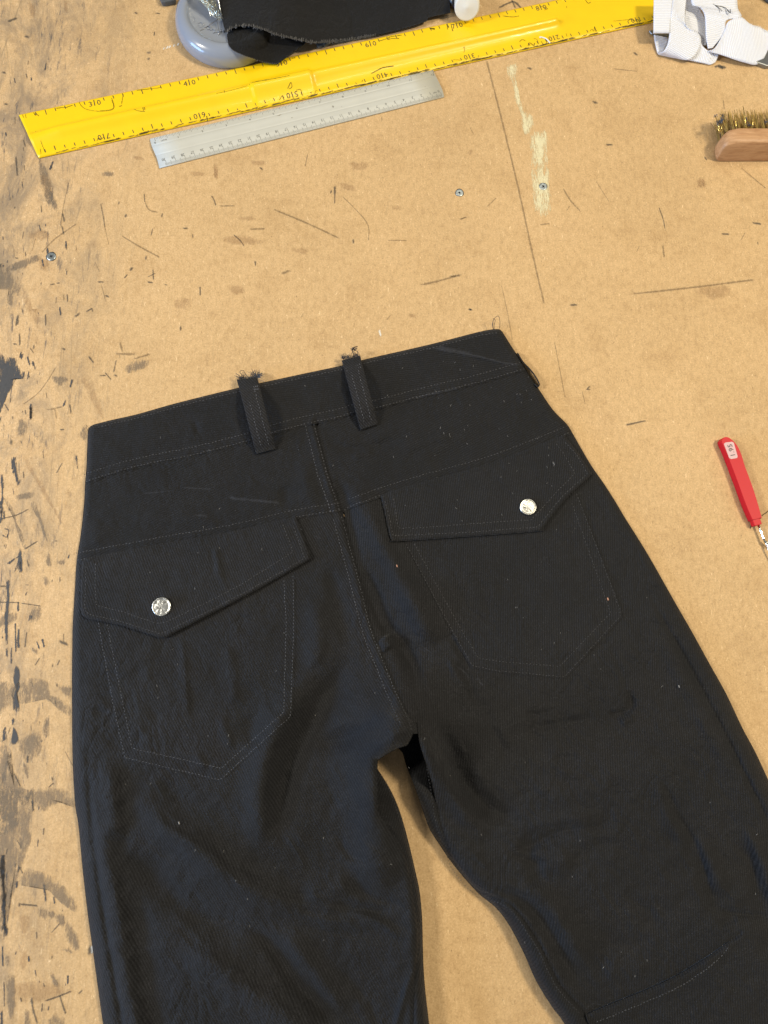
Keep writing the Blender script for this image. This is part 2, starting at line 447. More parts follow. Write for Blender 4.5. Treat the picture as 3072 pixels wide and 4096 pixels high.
for L, w in [([(120, 668), (148, 668)], 12), ([(405, 885), (440, 875)], 10), ([(455, 872), (482, 867)], 10), ([(785, 860), (830, 860)], 9), ([(1190, 863), (1232, 865)], 12),
             ([(1230, 760), (1235, 840)], 9), ([(1190, 820), (1250, 790)], 6), ([(1172, 650), (1176, 680)], 15), ([(1045, 770), (1068, 742)], 16), ([(1000, 830), (1025, 800)], 9),
             ([(1325, 883), (1345, 883)], 10), ([(845, 970), (875, 978)], 12), ([(695, 1100), (740, 1072)], 10), ([(738, 1070), (745, 1100)], 9), ([(612, 1140), (635, 1110)], 17),
             ([(500, 1398), (525, 1402)], 15), ([(495, 1597), (512, 1600)], 17), ([(560, 1845), (572, 1915)], 13), ([(365, 1120), (368, 1210)], 11), ([(270, 945), (280, 930)], 13),
             ([(810, 230), (830, 330), (845, 430)], 7), ([(1160, 150), (1165, 215)], 7), ([(1012, 315), (1012, 340)], 15), ([(1304, 310), (1304, 340)], 13), ([(955, 215), (957, 235)], 11),
             ([(1215, 485), (1228, 430)], 6), ([(720, 395)], 14), ([(788, 535)], 12), ([(1040, 560)], 15), ([(315, 440), (317, 460)], 15), ([(90, 490)], 15),
             ([(330, 245), (335, 300)], 8), ([(500, 310), (520, 375)], 14), ([(885, 1545)], 20), ([(915, 1585), (935, 1490)], 8), ([(805, 1615), (850, 1613)], 9),
             ([(845, 1590), (893, 1645)], 8), ([(918, 1613), (943, 1612)], 14), ([(1092, 1430)], 16), ([(1343, 1295)], 14), ([(1247, 1825)], 14), ([(1250, 1750)], 14),
             ([(935, 1762)], 14), ([(1133, 1585)], 10), ([(435, 1250)], 14), ([(465, 1298)], 11), ([(105, 1360), (135, 1360)], 11), ([(245, 1320)], 14), ([(640, 875)], 12), ([(580, 880)], 8),
             ([(298, 2105)], 18), ([(85, 2130), (95, 2165)], 20), ([(485, 2050), (515, 2045)], 10), ([(130, 1340)], 8), ([(510, 2160)], 11), ([(547, 2185)], 8), ([(125, 1725)], 18), ([(15, 1125)], 14), ([(30, 315)], 10), ([(245, 245)], 12), ([(200, 205)], 12), ([(465, 573)], 9), ([(455, 715)], 8), ([(245, 1870), (250, 1960)], 18), ([(200, 1890), (210, 1925)], 10), ([(155, 1275), (160, 1370)], 14), ([(140, 1130), (145, 1200)], 17), ([(175, 1070), (185, 1110)], 8), ([(395, 905)], 8)]:
    pen.line(T(L), w/k)
for L, w in [([(190, 1842), (300, 1760), (380, 1660), (445, 1552)], 8), ([(1165, 215), (1200, 280), (1270, 300)], 9), ([(980, 490), (1130, 580), (1285, 662)], 11),
             ([(340, 620), (435, 520), (610, 395)], 10), ([(100, 560), (120, 660)], 6), ([(935, 1440), (1080, 1440)], 16), ([(1080, 1480), (1205, 1440)], 16), ([(965, 1350), (985, 1420)], 14),
             ([(258, 608), (285, 510)], 5), ([(490, 430), (500, 310), (550, 60)], 6), ([(380, 1890), (500, 1865)], 11), ([(440, 1880), (455, 1960)], 10), ([(845, 430), (875, 560)], 5), ([(765, 700), (800, 780)], 6), ([(815, 880), (850, 1010)], 5), ([(510, 960), (515, 1010)], 14), ([(610, 570), (618, 605)], 12)]:
    pencil.line(T(L), w/k)
paint.poly(T([(-40, 1450), (40, 1465), (80, 1475), (130, 1490), (140, 1550), (190, 1600), (180, 1640), (120, 1640), (90, 1700), (60, 1760), (30, 1840), (10, 1900), (-40, 1900)]), 8)
for c_ in ([(180, 1440), (175, 1480)], [(215, 1460), (240, 1530)], [(230, 1580), (225, 1640)], [(260, 1500), (270, 1530)]): paint.line(T(c_), 14/k)
for q in ([(180, 910), (240, 1000), (270, 1100), (325, 1080), (315, 1240), (260, 1170), (210, 1060)], [(650, 1640), (720, 1660), (790, 1780), (810, 1850), (835, 1960), (780, 1900), (720, 1790), (690, 1720)],
          [(330, -10), (410, 30), (430, 120), (400, 200), (345, 120)], [(230, 470), (310, 440), (400, 480), (400, 510), (260, 520)], [(305, 660), (390, 690), (400, 730), (360, 770), (310, 720)]): brown.poly(T(q), 7)
for q in ([(-30, 720), (60, 730), (100, 820), (160, 880), (150, 970), (110, 960), (95, 1050), (55, 1000), (70, 930), (-30, 900)], [(60, 740), (300, 640), (320, 680), (200, 740), (90, 770)],
          [(140, 2000), (175, 1970), (215, 2000), (215, 2060), (180, 2105), (140, 2070)], [(640, 2080), (690, 2010), (690, 2130), (650, 2120)], [(430, 1620), (530, 1630), (540, 1660), (480, 1690), (430, 1650)],
          [(380, 100), (430, 160), (460, 260), (440, 280), (400, 200)], [(1000, 1560), (1080, 1500), (1190, 1490), (1180, 1540), (1050, 1590)]): grey.poly(T(q), 6)
T = conv(0, 1300, 2.011)
brown.poly(T([(180, 1060), (220, 1080), (300, 1220), (380, 1350), (440, 1470), (510, 1600), (490, 1590), (420, 1480), (350, 1370), (290, 1260), (220, 1150)]), 5)
grey.poly(T([(255, 1430), (290, 1440), (330, 1550), (360, 1650), (385, 1750), (350, 1690), (310, 1570), (260, 1480)]), 4)
paint.poly(T([(165, 1800), (178, 1970), (125, 1975), (140, 1880)]), 4)
for L, w in [([(15, 1210), (18, 1400), (8, 1590)], 16), ([(30, 1500), (36, 1560)], 12), ([(20, 1690), (55, 1705), (70, 1650), (35, 1640)], 10), ([(245, 640), (250, 760)], 18), ([(615, 1050), (622, 1165)], 14), ([(110, 1070), (125, 1180), (150, 1280)], 24), ([(65, 1920), (150, 1860)], 12)]: paint.line(T(L), w/2.011)
for L, w in [([(455, 1190), (500, 1110)], 8), ([(300, 905), (298, 918)], 17), ([(545, 1220)], 13), ([(205, 1800), (300, 1740)], 12), ([(570, 1355)], 22), ([(655, 1335)], 24), ([(35, 1765), (36, 1785)], 10), ([(210, 1615)], 20), ([(290, 1605)], 14), ([(440, 1740), (460, 1735)], 10), ([(430, 1140), (432, 1160)], 16), ([(270, 1380)], 12), ([(245, 1110)], 12), ([(485, 845)], 16), ([(0, 1560), (130, 1530), (230, 1480)], 8)]: pen.line(T(L), w/2.011)
grey.poly(T([(130, 1370), (200, 1355), (270, 1345), (260, 1390), (190, 1400), (135, 1405)]), 5)
grey.poly(T([(390, 1825), (415, 1930), (372, 1925), (375, 1870)]), 5); grey.poly(T([(465, 1900), (510, 1890), (515, 1920), (485, 1930)]), 5)
grey.poly(T([(30, 1400), (80, 1430), (120, 1520), (140, 1600), (195, 1700), (195, 1790), (165, 1740), (130, 1640), (100, 1520)]), 5)
for c_ in ((350, 1262), (560, 1350), (560, 1455)): brown.line(T([c_]), 44/2.011)
T = conv(0, 2300, 2.2125); k = 2.2125
for L, w in [([(65, 50), (70, 200), (58, 400), (62, 630)], 22), ([(135, 430), (140, 680)], 9), ([(162, 240), (163, 320)], 12), ([(162, 480), (163, 640)], 12), ([(35, 1350), (38, 1470)], 26), ([(115, 1270), (116, 1320)], 20), ([(60, 640), (60, 720)], 14), ([(100, 640), (98, 780)], 10)]: paint.line(T(L), w/k)
paint.poly(T([(140, 810), (170, 850), (178, 990), (150, 1060), (175, 1180), (150, 1205), (110, 1160), (130, 1010), (115, 900)]), 4)
paint.poly(T([(120, 1350), (160, 1430), (160, 1485), (105, 1490), (108, 1420)]), 4)
for q in ([(170, 950), (330, 920), (420, 960), (440, 1050), (540, 1100), (640, 1200), (640, 1260), (540, 1210), (460, 1130), (400, 1100), (300, 1120), (180, 1130)],
          [(200, 1910), (400, 1890), (560, 1900), (650, 1990), (665, 2060), (560, 2010), (500, 2030), (400, 2080), (300, 2030), (230, 1960)],
          [(-40, 1500), (100, 1560), (60, 1640), (140, 1760), (200, 1880), (300, 1920), (240, 2020), (160, 2050), (150, 2230), (-40, 2230)],
          [(-40, 980), (120, 970), (110, 1100), (60, 1180), (-40, 1230)], [(530, 985), (625, 1000), (620, 1070), (560, 1060)], [(380, 1360), (430, 1250), (440, 1350), (425, 1450)],
          [(180, 1480), (330, 1400), (360, 1520), (300, 1640), (210, 1640)], [(200, 1650), (245, 1700), (250, 1810), (215, 1740)], [(250, 330), (340, 290), (370, 340), (310, 415), (260, 390)],
          [(-40, 380), (120, 340), (140, 390), (60, 440), (-40, 460)], [(400, 20), (430, 60), (400, 95), (385, 60)], [(275, 640), (320, 660), (330, 690), (290, 680)]): grey.poly(T(q), 8)
for L, w in [([(530, 590), (600, 615)], 22), ([(310, 800), (350, 735)], 10), ([(285, 2010), (293, 2090)], 15), ([(465, 790), (466, 815)], 14), ([(220, 640), (235, 510)], 12), ([(190, 250), (360, 275)], 8), ([(0, 240), (170, 245)], 9), ([(0, 100), (50, 98)], 12), ([(460, 40), (462, 60)], 11), ([(528, 20), (532, 60)], 12), ([(575, 248)], 7), ([(500, 960), (510, 990)], 16), ([(225, 88), (255, 88)], 7), ([(125, 1760), (180, 1870)], 9), ([(430, 1880), (475, 1840)], 10), ([(575, 1560), (645, 1690)], 5)]: pen.line(T(L), w/k)
brown.line(T([(225, 385)]), 60/k)
T = conv(0, 3200, 2.47); k = 2.47
for q in ([(-40, -20), (300, -10), (318, 150), (300, 400), (250, 560), (190, 690), (150, 880), (90, 1000), (60, 1320), (-40, 1320)], [(200, 670), (440, 730), (600, 840), (720, 980), (755, 1105), (660, 1060), (560, 980), (470, 890), (300, 850), (190, 830)],
          [(630, 1170), (680, 1200), (740, 1320), (785, 1470), (700, 1450), (650, 1330)], [(620, 1480), (680, 1460), (725, 1520), (660, 1500)], [(390, 1080), (465, 1075), (465, 1150), (430, 1180), (392, 1140)], [(475, 1100), (540, 1100), (540, 1160), (500, 1170)], [(550, 1130), (630, 1160), (640, 1240), (590, 1220)],
          [(500, 1740), (530, 1730), (565, 1810), (540, 1830)], [(50, 1540), (100, 1560), (100, 1640), (60, 1650)], [(60, 1750), (140, 1760), (140, 2120), (100, 2150), (70, 1950)], [(480, 2150), (600, 2130), (620, 2240), (480, 2240)], [(250, 2080), (290, 2110), (300, 2240), (240, 2240)]): grey.poly(T(q), 8)
for q in ([(190, 1100), (290, 1160), (290, 1240), (230, 1320), (200, 1220)], [(210, 1480), (275, 1500), (260, 1620), (225, 1680), (200, 1600)], [(130, 1820), (500, 1800), (640, 1860), (700, 1900), (500, 1960), (350, 2000), (150, 1960)]): brown.poly(T(q), 7)
for L, w in [([(435, 830), (452, 1000)], 18), ([(20, 560), (25, 760), (38, 900), (42, 1180), (62, 1330)], 36), ([(530, 960), (540, 1020)], 10), ([(15, 2090), (16, 2240)], 18), ([(25, 1450), (28, 1640)], 10), ([(40, 1800), (42, 2040)], 10), ([(320, 10), (330, 110)], 15)]: paint.line(T(L), w/k)
for L, w in [([(595, 1000)], 22), ([(360, 1300), (365, 1370)], 12), ([(495, 1245), (495, 1262)], 20), ([(555, 1612), (556, 1628)], 20), ([(450, 1985), (580, 1940), (700, 1890)], 16), ([(590, 1930), (620, 2030), (650, 2110)], 15), ([(310, 1960), (330, 2080), (370, 2210)], 20), ([(200, 1030), (370, 1045)], 16), ([(615, 1095)], 26), ([(710, 1170), (715, 1200)], 22), ([(725, 1970)], 18), ([(850, 1942)], 12), ([(900, 1980)], 14), ([(660, 1540), (675, 1570)], 24), ([(515, 1540), (512, 1570)], 12), ([(660, 700)], 40), ([(490, 130)], 16), ([(490, 180)], 30), ([(510, 1310), (590, 1220)], 10), ([(810, 1880), (780, 1915)], 12), ([(275, 2110)], 18), ([(200, 1955), (215, 1995)], 14), ([(398, 450)], 9)]: pen.line(T(L), w/k)
white.line([(366, 3785), (369, 3812)], 9); pen.line([(357, 3785), (359, 3818)], 13)
T = conv(0, 0, 1.508); k = 1.508
for L, w in [([(445, 180), (460, 181)], 12), ([(455, 403)], 15), ([(885, 92)], 13), ([(940, 80), (965, 80)], 9), ([(812, 78), (828, 78)], 9), ([(100, 545)], 13), ([(20, 325)], 14), ([(12, 437), (35, 437)], 12), ([(25, 628), (45, 628)], 11), ([(30, 670)], 15), ([(20, 770)], 14), ([(50, 130), (100, 108)], 12), ([(95, 945), (105, 1060)], 9), ([(690, 975)], 12), ([(305, 1005), (315, 1015)], 9), ([(1075, 1098)], 10), ([(1568, 1012), (1585, 1022)], 12), ([(425, 575)], 11), ([(730, 480)], 11), ([(528, 315)], 10), ([(175, 380)], 10), ([(30, 575)], 11), ([(150, 222), (172, 222)], 12), ([(25, 105)], 12), ([(1113, 437)], 10), ([(932, 190), (930, 215)], 7), ([(220, 350)], 9)]: pen.line(T(L), w/k)
for q in ([(170, 20), (205, 30), (215, 95), (190, 105)], [(385, 0), (405, 10), (405, 70), (390, 65)], [(800, 945), (850, 945), (870, 965), (830, 965)], [(1290, 1010), (1312, 1030), (1310, 1070), (1290, 1060)]): brown.poly(T(q), 4)
grey.poly(T([(232, 975), (260, 980), (300, 1090), (330, 1215), (280, 1215), (255, 1120)]), 6); grey.poly(T([(885, 312), (910, 312), (910, 322), (885, 322)]), 3); grey.poly(T([(885, 350), (905, 350), (905, 362), (885, 362)]), 3)
grey.poly(T([(620, 1040), (680, 1040), (680, 1060), (620, 1060)]), 6)
for x in (985, 1005, 1020, 1045, 1070): white.line(T([(x, 300-(x-985)*.3), (x+8, 285-(x-985)*.3)]), 5)
T = conv(700, 600, 1.3825); k = 1.3825
for L, w in [([(203, 255), (215, 275), (226, 305)], 6), ([(325, 470), (355, 495), (382, 530)], 6), ([(883, 200), (884, 245)], 11), ([(884, 245), (883, 295)], 5), ([(866, 222), (860, 240)], 7), ([(45, 434), (68, 432)], 9), ([(96, 465), (100, 485)], 6), ([(138, 755), (140, 805)], 8), ([(478, 102)], 12), ([(1080, 625)], 20), ([(1058, 633)], 10), ([(1250, 633)], 15), ([(1320, 636)], 8), ([(1338, 636)], 9), ([(1018, 265)], 10), ([(1330, 423)], 10), ([(758, 935)], 15), ([(983, 495), (988, 515)], 9), ([(1528, 232), (1538, 232)], 9), ([(1625, 882), (1640, 882)], 8), ([(443, 615), (446, 640)], 8), ([(238, 1068)], 13), ([(305, 1178)], 15), ([(588, 987)], 9), ([(85, 1121)], 10), ([(116, 1122)], 6), ([(70, 1142)], 8), ([(370, 1138)], 8), ([(30, 975), (32, 998)], 8), ([(1113, 78)], 9), ([(1150, 152)], 8), ([(225, 370)], 9), ([(290, 497)], 11), ([(25, 290)], 10), ([(15, 178)], 9), ([(760, 517)], 8), ([(805, 522)], 8), ([(1110, 238)], 6), ([(1075, 736)], 8), ([(470, 520)], 8), ([(395, 170)], 8), ([(965, 888)], 7), ([(1392, 850)], 7), ([(1386, 938)], 7), ([(325, 970)], 6), ([(463, 1042)], 6)]: pen.line(T(L), w/k)
for L, w in [([(415, 438), (495, 435)], 8), ([(550, 330), (730, 405), (905, 487)], 9), ([(720, 90), (733, 25)], 5), ([(1360, 747), (1480, 718), (1580, 688)], 10), ([(590, 685), (635, 665)], 12), ([(1575, 385), (1610, 372)], 6), ([(930, 260), (1060, 400), (1070, 500)], 5), ([(650, 25), (655, 15)], 8), ([(1180, 500), (1280, 500)], 5), ([(250, 310), (330, 308)], 7)]: pencil.line(T(L), w/k)
for q in ([(90, 120), (160, 125), (170, 140), (100, 145)], [(215, 80), (235, 85), (235, 150), (220, 140)], [(350, 370), (420, 365), (440, 385), (370, 390)], [(280, 480), (400, 480), (490, 510), (400, 525), (290, 515)], [(890, 175), (990, 200), (1000, 230), (930, 215)], [(1200, 310), (1240, 305), (1240, 330), (1205, 328)], [(650, 545), (730, 545), (720, 575), (660, 565)], [(960, 70), (1060, 75), (1050, 110), (990, 110)], [(10, 820), (80, 830), (70, 880), (0, 870)], [(300, 745), (380, 760), (370, 795), (310, 790)], [(430, 60), (500, 60), (500, 80), (440, 82)], [(1300, 910), (1325, 912), (1322, 925), (1302, 922)]): brown.poly(T(q), 6)
white.line(T([(1128, 998), (1140, 1028)]), 7)
T = conv(1800, 600, 1.304); k = 1.304
for L, w in [([(1090, 300), (1110, 355), (1122, 410)], 5), ([(1420, 438), (1455, 438)], 8), ([(1578, 380), (1622, 386)], 8), ([(1603, 480), (1609, 492)], 7), ([(628, 810), (662, 806)], 10), ([(98, 832), (115, 832)], 8), ([(282, 412)], 12), ([(352, 320)], 11), ([(320, 296)], 10), ([(858, 1273)], 11), ([(712, 1250), (730, 1232)], 6), ([(712, 1250), (732, 1248)], 5), ([(1345, 785)], 10), ([(1587, 805)], 9), ([(1604, 837)], 9), ([(1597, 1180)], 11), ([(1587, 1323)], 9), ([(920, 1434), (1020, 1412)], 8), ([(1378, 330)], 7), ([(1462, 480)], 7), ([(1296, 875)], 8), ([(704, 1080)], 8), ([(38, 955)], 8), ([(595, 188)], 9), ([(1645, 198)], 9), ([(1280, 203)], 9), ([(12, 218)], 10), ([(127, 218)], 7), ([(1603, 958)], 6), ([(1148, 310)], 6), ([(1130, 1368)], 6), ([(732, 1425)], 6), ([(775, 1428)], 8), ([(1118, 490)], 9)]: pen.line(T(L), w/k)
pencil.line([(1947, 245), (2000, 451), (2037, 600), (2084, 799), (2130, 1014), (2176, 1213)], 6.5)
for L, w in [([(590, 200), (630, 265), (680, 318)], 7), ([(960, 750), (1280, 715), (1580, 677)], 9), ([(270, 710), (300, 850), (325, 990)], 3.5), ([(1520, 95), (1645, 198)], 5), ([(470, 390), (517, 384)], 6), ([(195, 295), (240, 250)], 5), ([(50, 360), (85, 350)], 5), ([(0, 660), (50, 655)], 9), ([(545, 1000), (600, 1290)], 4), ([(690, 1260), (705, 1325)], 4), ([(1110, 500), (1118, 560)], 8), ([(760, 160), (830, 270)], 3), ([(610, 315), (625, 290)], 5)]: pencil.line(T(L), w/k)
for q in ([(1290, 150), (1330, 150), (1335, 190), (1300, 195)], [(1300, 720), (1440, 710), (1450, 760), (1360, 775)], [(95, 0), (120, 0), (115, 25), (95, 20)]): brown.poly(T(q), 7)
T = conv(1972, 0, 1.508); k = 1.508
for L, w in [([(600, 613), (630, 621)], 14), ([(848, 320), (872, 327)], 12), ([(208, 412), (232, 412)], 12), ([(677, 287)], 13), ([(680, 378)], 9), ([(650, 718)], 14), ([(1188, 590), (1202, 595)], 13), ([(1340, 512)], 14), ([(685, 874), (720, 872)], 10), ([(1340, 403), (1370, 395), (1385, 415)], 11), ([(1360, 405), (1405, 405)], 14), ([(1442, 452)], 9), ([(425, 487)], 8), ([(30, 996)], 9), ([(427, 1126)], 10), ([(1220, 1140)], 9), ([(1318, 910)], 14), ([(1257, 858)], 11), ([(1198, 728)], 8), ([(1275, 945), (1290, 965)], 7)]: pen.line(T(L), w/k)
for L, w in [([(40, 45), (90, 20), (130, 12), (172, 52)], 10), ([(112, -5), (122, 20), (135, 45)], 7), ([(730, 415), (870, 430)], 5), ([(1390, 600), (1395, 660)], 6), ([(1310, 740), (1350, 790)], 5)]: (pen if L[0][0] < 200 else pencil).line(T(L), w/k)
brown.poly(T([(1235, 1085), (1285, 1085), (1285, 1125), (1240, 1125)]), 6)
tape.poly(T([(85, 400), (115, 388), (140, 390), (142, 450), (140, 500), (110, 480)]), 7)
tape.poly(T([(115, 470), (140, 480), (165, 600), (185, 660), (175, 690), (150, 640), (128, 560)]), 6)
tape.poly(T([(170, 670), (215, 690), (240, 720), (225, 795), (190, 800), (180, 740)]), 7)
tape.poly(T([(232, 815), (318, 800), (322, 900), (322, 1000), (240, 1008), (232, 900)]), 9)
tape.poly(T([(240, 1028), (335, 1020), (342, 1120), (345, 1240), (330, 1290), (262, 1290), (245, 1140)]), 10)
# scattered specks
for i in range(170):
    x = random.uniform(0, 3072); y = random.uniform(350, 1900) if random.random() < .75 else random.uniform(1900, 4000)
    if x > 700 and random.random() < .35: continue
    pen.line([(x, y)], random.uniform(2.5, 5.5))
for i in range(130):
    x = abs(random.gauss(0, 150)); y = random.uniform(200, 4050); L = random.uniform(6, 34); a = random.gauss(1.5, .25)
    (paint if random.random() < .4 else pen).line([(x, y), (x+math.cos(a)*L, y+math.sin(a)*L)], random.uniform(2, 6))
for i in range(22):
    x = random.uniform(0, 3072); y = random.uniform(0, 2500); L = random.uniform(8, 34); a = random.gauss(1.6, .5)
    pencil.line([(x, y), (x+math.cos(a)*L, y+math.sin(a)*L)], random.uniform(2, 3.2))
for nm, mk, mt in (('ink_marks', pen, D_pen), ('pencil_lines', pencil, D_pencil), ('paint_spots', paint, D_paint), ('grey_wear', grey, D_grey), ('brown_stains', brown, D_brown), ('tape_residue', tape, D_tape), ('white_scuffs', white, D_white)):
    mk.a.build(nm, mt, table, kind='stuff')

# countersunk screws in the table
M_zinc = simple('zinc_screw', (0.42, 0.47, 0.48), .38, .85, var=.25, vscale=900, bump=.0002, bscale=700)
M_hole = simple('dark_recess', (0.012, 0.012, 0.012), .8)
def screw(px, py, r=.0043, ang=.3):
    c = P(px, py, 0); bm = bmesh.new()
    prof = [(0, .0003), (r*.30, .00032), (r*.75, .00045), (r*.97, .0004), (r, .0001)]
    rings = []
    for rr, zz in prof[1:]:
        rings.append([bm.verts.new((c.x+rr*math.cos(t*math.pi/14), c.y+rr*math.sin(t*math.pi/14), zz)) for t in range(28)])
    bm.faces.new(rings[0])
    for a, b in zip(rings, rings[1:]):
        for i in range(28): bm.faces.new([a[i], b[i], b[(i+1) % 28], a[(i+1) % 28]])
    s = empties_bm('screw', bm, M_zinc, table)
    V = []; F = []
    for q in range(2):
        for L_, w_ in ((r*.42, r*.10), (r*.28, r*.09)):
            t = ang+q*math.pi/2+(math.pi/4 if L_ < r*.4 else 0); u = Vector((math.cos(t), math.sin(t), 0)); n = Vector((-u.y, u.x, 0)); zz = Vector((0, 0, .00050+q*.00002))
            o = len(V); V += [c+u*L_+n*w_*.4+zz, c-u*L_+n*w_*.4+zz, c-u*L_-n*w_*.4+zz, c+u*L_-n*w_*.4+zz]; F.append([o, o+1, o+2, o+3])
    V += [c+Vector((math.cos(t*math.pi/5)*r*.2, math.sin(t*math.pi/5)*r*.2, .00054)) for t in range(10)]; F.append(list(range(len(V)-10, len(V))))
    mesh('cross_recess', V, F, M_hole, s, smooth=False)
    # dark ring where the head bites into the board
    V = []; F = []
    for i in range(28):
        t = i*math.pi/14
        for rr in (r*.98, r*(1.10+.06*math.sin(3*t+px))): V.append((c.x+rr*math.cos(t), c.y+rr*math.sin(t), .00006 if rr > r else .00012))
    for i in range(28): a = 2*i; b = 2*((i+1) % 28); F.append([a, a+1, b+1, b])
    mesh('screw_rim', V, F, M_hole, s)
for a in ((1838, 771, .0042, .2), (2173, 746, .0044, .8), (205, 1026, .0045, .5)): screw(*a)

# ------------------------------------------------------------------ trousers
cr = lambda L, n=4: crom(L, n)
leftside = [(412, 4096), (389, 3932), (369, 3787), (349, 3641), (330, 3475), (313, 3296), (300, 3216), (290, 3030), (288, 2831), (288, 2666), (291, 2500), (300, 2348), (306, 2248), (323, 2136), (336, 2016), (340, 1936), (346, 1863), (349, 1783), (352, 1724), (360, 1706)]
topedge = [(375, 1698), (450, 1679), (548, 1657), (681, 1619), (814, 1585), (946, 1553), (1036, 1533), (1245, 1488), (1363, 1463), (1469, 1435), (1714, 1379), (1913, 1328), (1973, 1317), (1998, 1317)]
rightside = [(2009, 1326), (2046, 1385), (2079, 1435), (2112, 1492), (2152, 1551), (2211, 1638), (2268, 1697), (2291, 1734), (2328, 1799), (2368, 1866), (2414, 1932), (2461, 2005), (2500, 2071), (2590, 2215), (2695, 2400), (2769, 2529), (2840, 2658), (2905, 2775), (2969, 2910), (3021, 3007), (3072, 3117), (3170, 3330), (3260, 3600), (3330, 3900), (3380, 4330)]
rightinner = [(2390, 4330), (2258, 4096), (2211, 4032), (2145, 3926), (2092, 3806), (2032, 3694), (1979, 3627), (1913, 3574), (1847, 3501), (1800, 3442), (1760, 3382), (1717, 3313), (1683, 3216), (1657, 3143), (1628, 3070), (1610, 3010)]
crotch = [(1630, 2981), (1587, 2996), (1550, 3016), (1511, 3042)]
leftinner = [(1511, 3077), (1557, 3150), (1591, 3223), (1616, 3300), (1641, 3395), (1661, 3482), (1678, 3561), (1688, 3661), (1691, 3760), (1694, 3860), (1701, 3959), (1717, 4096), (1745, 4330)]
leftend = [(450, 4330)]
OUT = np.array(leftend+leftside+topedge+rightside+rightinner+crotch+leftinner, float)
def silsm(L): return crom(L, 4)
OUTs = np.concatenate([silsm(leftend+leftside), silsm(topedge), silsm(rightside), silsm(rightinner), np.array(crotch), silsm(leftinner)])

